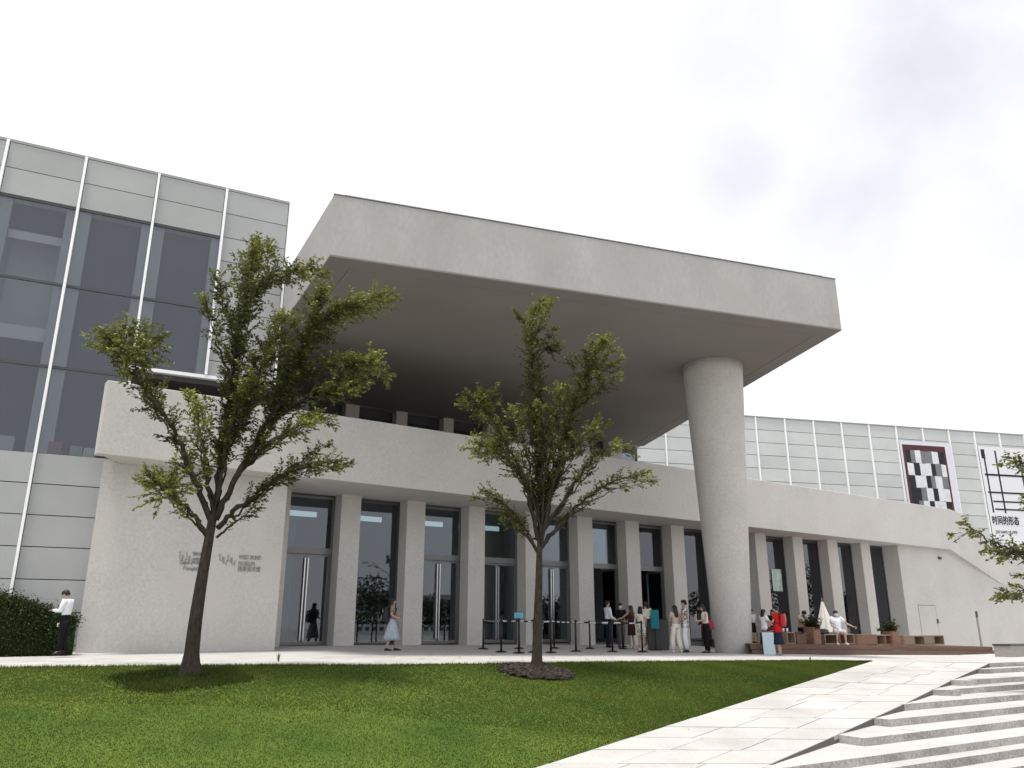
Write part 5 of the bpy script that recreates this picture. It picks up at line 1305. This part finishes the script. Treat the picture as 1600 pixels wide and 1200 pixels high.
person('person in white shirt and navy trousers standing in the first open doorway', (951, 1011.5), 939, 75, top=white, sleeve='long', bottom=navy, hair=('short', HAIRB), armL=((.13, .05, .65), (.08, .17, .60)), armR=((.13, .03, .64), (.08, .16, .58)))
person('attendant in dark clothes and white face mask facing the queue in the first doorway', (971, 1011), 943, 160, top=black, sleeve='long', bottom=cloth('grey_trousers', (.14, .13, .13)), hair=('short', HAIRB), mask=True, armL=((.13, .05, .65), (.06, .16, .60)), armR=((.13, .05, .65), (.06, .16, .60)))
person('person with brown hair in a dark sleeveless dress reaching an arm to the left', (988, 1013), 946.5, 330, top=dkbrown, sleeve='none', bottom=dkbrown, bkind='tight', hem=.30, hair=('long', HAIRBR), female=True, armL=((.20, .08, .70), (.33, .16, .66)), armR=((.13, .06, .66), (.06, .17, .64)), shoes=(.6, .55, .45))
person('person with a dark bob in a cream outfit with black spots', (1003, 1016), 948, 20, top=spot, sleeve='short', bottom=spot, bkind='shorts', hair=('bob', HAIRB), female=True, shirt_len=.42, armL=((.12, .05, .65), (.07, .15, .62)), armR=((.13, .02, .65), (.10, .12, .58)), stride=.03, shoes=(.7, .68, .65))
person('person in pale yellow shirt half hidden behind the spotted outfit', (1011, 1013), 941, 350, top=cream, sleeve='short', shirt_len=.46, bottom=cloth('khaki', (.30, .26, .20)), hair=('short', HAIRB), shoes=(.6, .58, .55))
person('person with long black hair, beige top and white wide trousers', (1058, 1019), 946.5, 335, top=beige, sleeve='short', bottom=offwhite, bkind='wide', hair=('long', HAIRB), female=True, stride=.05, spread=.075, armL=((.13, .04, .66), (.07, .15, .68)), armR=((.13, .0, .65), (.10, .10, .56)), shoes=(.7, .68, .65))
person('person in patterned shirt and white trousers facing the long haired companion', (1073, 1019), 938, 275, top=patt, sleeve='short', shirt_len=.46, bottom=white, bkind='wide', hair=('short', HAIRB), armL=((.15, .05, .66), (.06, .15, .73)), armR=((.14, .0, .64), (.12, .10, .55)), shoes=(.04, .04, .04))
p10 = person('person in sleeveless white top and black trousers beside the round column', (1106, 1020), 944.5, 260, top=offwhite, sleeve='none', bottom=black, hair=('long', HAIRB), female=True, nod=.35, lean=.08, armL=((.12, .05, .66), (.05, .19, .66)), armR=((.13, .03, .65), (.05, .18, .67)), shoes=(.05, .04, .04))
r_, f_ = dirs(260); c = p10['at']((.15, -.10, .60)); c = p10['at']((.135, -.09, .585))
hb = thing('handbag', 'red handbag on the arm of the person beside the round column', 'handbag', c); obj('body', bag_mesh(c - V3(0, 0, .03), f_, r_, .42, .29, .13, .92), mat('bag_red', (.30, .012, .035), .5, .4), hb)
mb = MB(); mb.tube([c + f_ * -.10 + V3(0, 0, .12), c + f_ * -.05 + V3(0, 0, .30), c + f_ * .05 + V3(0, 0, .30), c + f_ * .10 + V3(0, 0, .12)], .010, 6); obj('handle', mb, mat('bag_red_strap', (.28, .012, .03), .5), hb)
c = p10['at']((0, .23, .70)); mb = MB(); mb.obox(c, r_, f_, -.09, .09, -.01, .01, c[2] - .10, c[2] + .12); tag(obj('leaflet', mb, mat('leaflet', (.55, .42, .30), .7, var=.3, vscale=14)), 'leaflet held in front of the person with the red handbag', 'leaflet')
sq = ond(1178, 1000, 2.2)
person('small person in white top and dark shorts far back beside the column', tuple(sq), 952, 150, top=cloth('greywhite', (.5, .5, .5)), sleeve='short', bottom=black, bkind='shorts', hair=('short', HAIRB), H=Hof(1178, 952, sq))
sq = ond(1196, 1000, .7)
p11 = person('person in white top and dark skirt sitting on a stool behind the blue board', tuple(sq), 957, 70, top=white, sleeve='short', bottom=darkred, bkind='skirt', seated=.36, hair=('bob', HAIRB), female=True, H=1.36, armL=((.12, .07, .66), (.07, .18, .64)), armR=((.12, .07, .66), (.07, .18, .64)))
a = p11['q']; st = thing('stool', 'low wooden stool under the person in the dark skirt', 'stool', a); u_, n_ = axes(66)
mb = MB(); mb.obox(a, u_, n_, -.2, .2, -.2, .2, a[2] + .30, a[2] + .34); obj('seat', mb, M['wood_pale'], st)
for sx in (-.17, .17):
    for sy in (-.17, .17):
        mb = MB(); mb.obox(a, u_, n_, sx - .02, sx + .02, sy - .02, sy + .02, a[2], a[2] + .30); obj('leg', mb, M['wood_pale'], st)
p12 = person('person in red shirt and wide navy culottes standing beside the pale blue board', (1219, 1024.5), 947, 300, top=red, sleeve='short', shirt_len=.46, bottom=navy, bkind='skirt', hem=.22, hair=('short', HAIRB), armL=((.13, .06, .67), (.05, .18, .68)), armR=((.13, .06, .66), (.05, .19, .66)), shoes=(.25, .25, .27), nod=.1)
r_, f_ = dirs(300); c = p12['at']((0, -.125, .70)); bp = thing('backpack', 'red backpack with yellow piping on the person in the red shirt', 'backpack', c)
obj('body', bag_mesh(c, r_, f_, .25, .36, .13), mat('pack_red', (.42, .02, .02), .6), bp)
mb = MB(); mb.tube([c + r_ * .13 - f_ * .03 + V3(0, 0, .20), c + r_ * .15 - f_ * .05 + V3(0, 0, .12), c + r_ * .155 - f_ * .05 + V3(0, 0, -.05)], .012, 6); obj('piping', mb, mat('pack_yellow', (.65, .45, .15), .6), bp)
for sg in (-1, 1):
    mb = MB(); P = [p12['at']((sg * .06, -.08, .80)), p12['at']((sg * .065, 0, .86)), p12['at']((sg * .07, .082, .77)), p12['at']((sg * .09, .03, .65)), p12['at']((sg * .085, -.07, .62))]; mb.tube(P, [(.022, .006)] * 5, 6); obj('strap', mb, M['black'], bp)
sq = at_y(1209, 980, 30.5); sq[2] = float(deckz(sq[0], sq[1]))
person('dark haired person in black top seated just behind the red shirted person', tuple(sq), 957, 200, top=black, sleeve='short', bottom=black, hair=('bob', HAIRB), female=True, seated=.40, H=1.45)
bs = thing('box_bench', 'box bench behind the red shirted person, hidden by the seated person in black', 'bench', sq); mb = MB(); mb.obox(sq, du, dnn, -.4, .5, -.2, .2, sq[2], sq[2] + .34); obj('base', mb, M['wood'], bs); mb = MB(); mb.obox(sq, du, dnn, -.42, .52, -.22, .22, sq[2] + .341, sq[2] + .37); obj('seat', mb, M['wood_pale'], bs)
sq = ond(1318, 1008) + dnn * .17; sq[2] = float(deckz(sq[0], sq[1]))
p15 = person('seated person in white tee shirt and shorts stretching one arm along the bench', tuple(sq), 960, 185, top=tee, sleeve='short', bottom=cloth('pale_shorts', (.6, .6, .6)), bkind='shorts', seated=B2[3] + .02, hair=('short', HAIRB), mask=True, H=1.5, armL=((.22, .02, .70), (.36, .03, .63)), armR=((.14, .06, .66), (.08, .20, .60)), shoes=(.6, .6, .6))
sq = ond(1288, 1006) + dnn * .75 ; sq[2] = float(deckz(sq[0], sq[1]))
st = open_bench; a = sq
bs = thing('box_bench', 'box bench mostly hidden behind the first planter and black bag', 'bench', sq); mb = MB(); mb.obox(sq, du, dnn, -.5, .6, -.05, .35, sq[2], sq[2] + .36); obj('base', mb, M['wood'], bs); mb = MB(); mb.obox(sq, du, dnn, -.52, .62, -.07, .37, sq[2] + .362, sq[2] + .39); obj('seat', mb, M['wood_pale'], bs)
person('seated person in beige top with bowed head between the planter and the folded parasol', tuple(sq + dnn * .12), 967, 150, top=beige, sleeve='short', bottom=black, seated=.41, hair=('short', HAIRB), nod=.5, lean=.25, H=1.42, armL=((.13, .10, .64), (.07, .22, .62)), armR=((.13, .10, .64), (.07, .22, .62)))

# ------------------------------------------------------------------ what stands outside the frame to the right, mirrored in the glass
bl = thing('apartment_block', 'pale apartment block with dark windows mirrored in the door glass', 'apartment building', (190, -75, -1.6))
mb = MB(); mb.box((190, -97, -1.6), (204, -53, 9.4)); obj('wall', mb, mat('block_wall', (.58, .58, .55), .8), bl)
wm = None
for i in range(17):
    for j in range(5):
        y = -96 + i * 2.5; z = -.3 + j * 1.9
        if wm is None: b_ = MB(); b_.box((-.06, 0, 0), (.06, 1.5, 1.15)); wm = b_.mesh('window'); wm.materials.append(M['dark_metal'])
        o = bpy.data.objects.new('window', wm); C.objects.link(o); o.parent = bl; o.location = (0, y + 75, z + 1.6)
mb = MB(); mb.box((189, -98, 9.401), (205, -52, 9.8)); obj('roof', mb, M['concrete_box'], bl)
LV = Leaves(); lr = np.random.default_rng(4)
spots = [(48 + lr.normal(0, 1.5), 44 - k * 6.0 + lr.normal(0, 1)) for k in range(9)]
for x, y in spots:
    if y > x * .95: continue
    h = lr.uniform(3.2, 6.5)
    for k in range(1500):
        d = lr.normal(0, 1, 3); d /= np.linalg.norm(d); LV.p.append(np.array([x, y, h * .58]) + d * lr.random() ** .4 * np.array([2.4, 2.4, h * .42])); LV.d.append(lr.normal(0, 1, 3)); LV.sz.append(.36); LV.c.append(DARK * lr.uniform(.7, 2.2))
rng = np.random.default_rng(5)
o = obj('far_trees', LV.mesh('far_trees', np.zeros(3)), None); tag(o, 'row of street trees mirrored in the door glass', 'trees', kind='stuff')
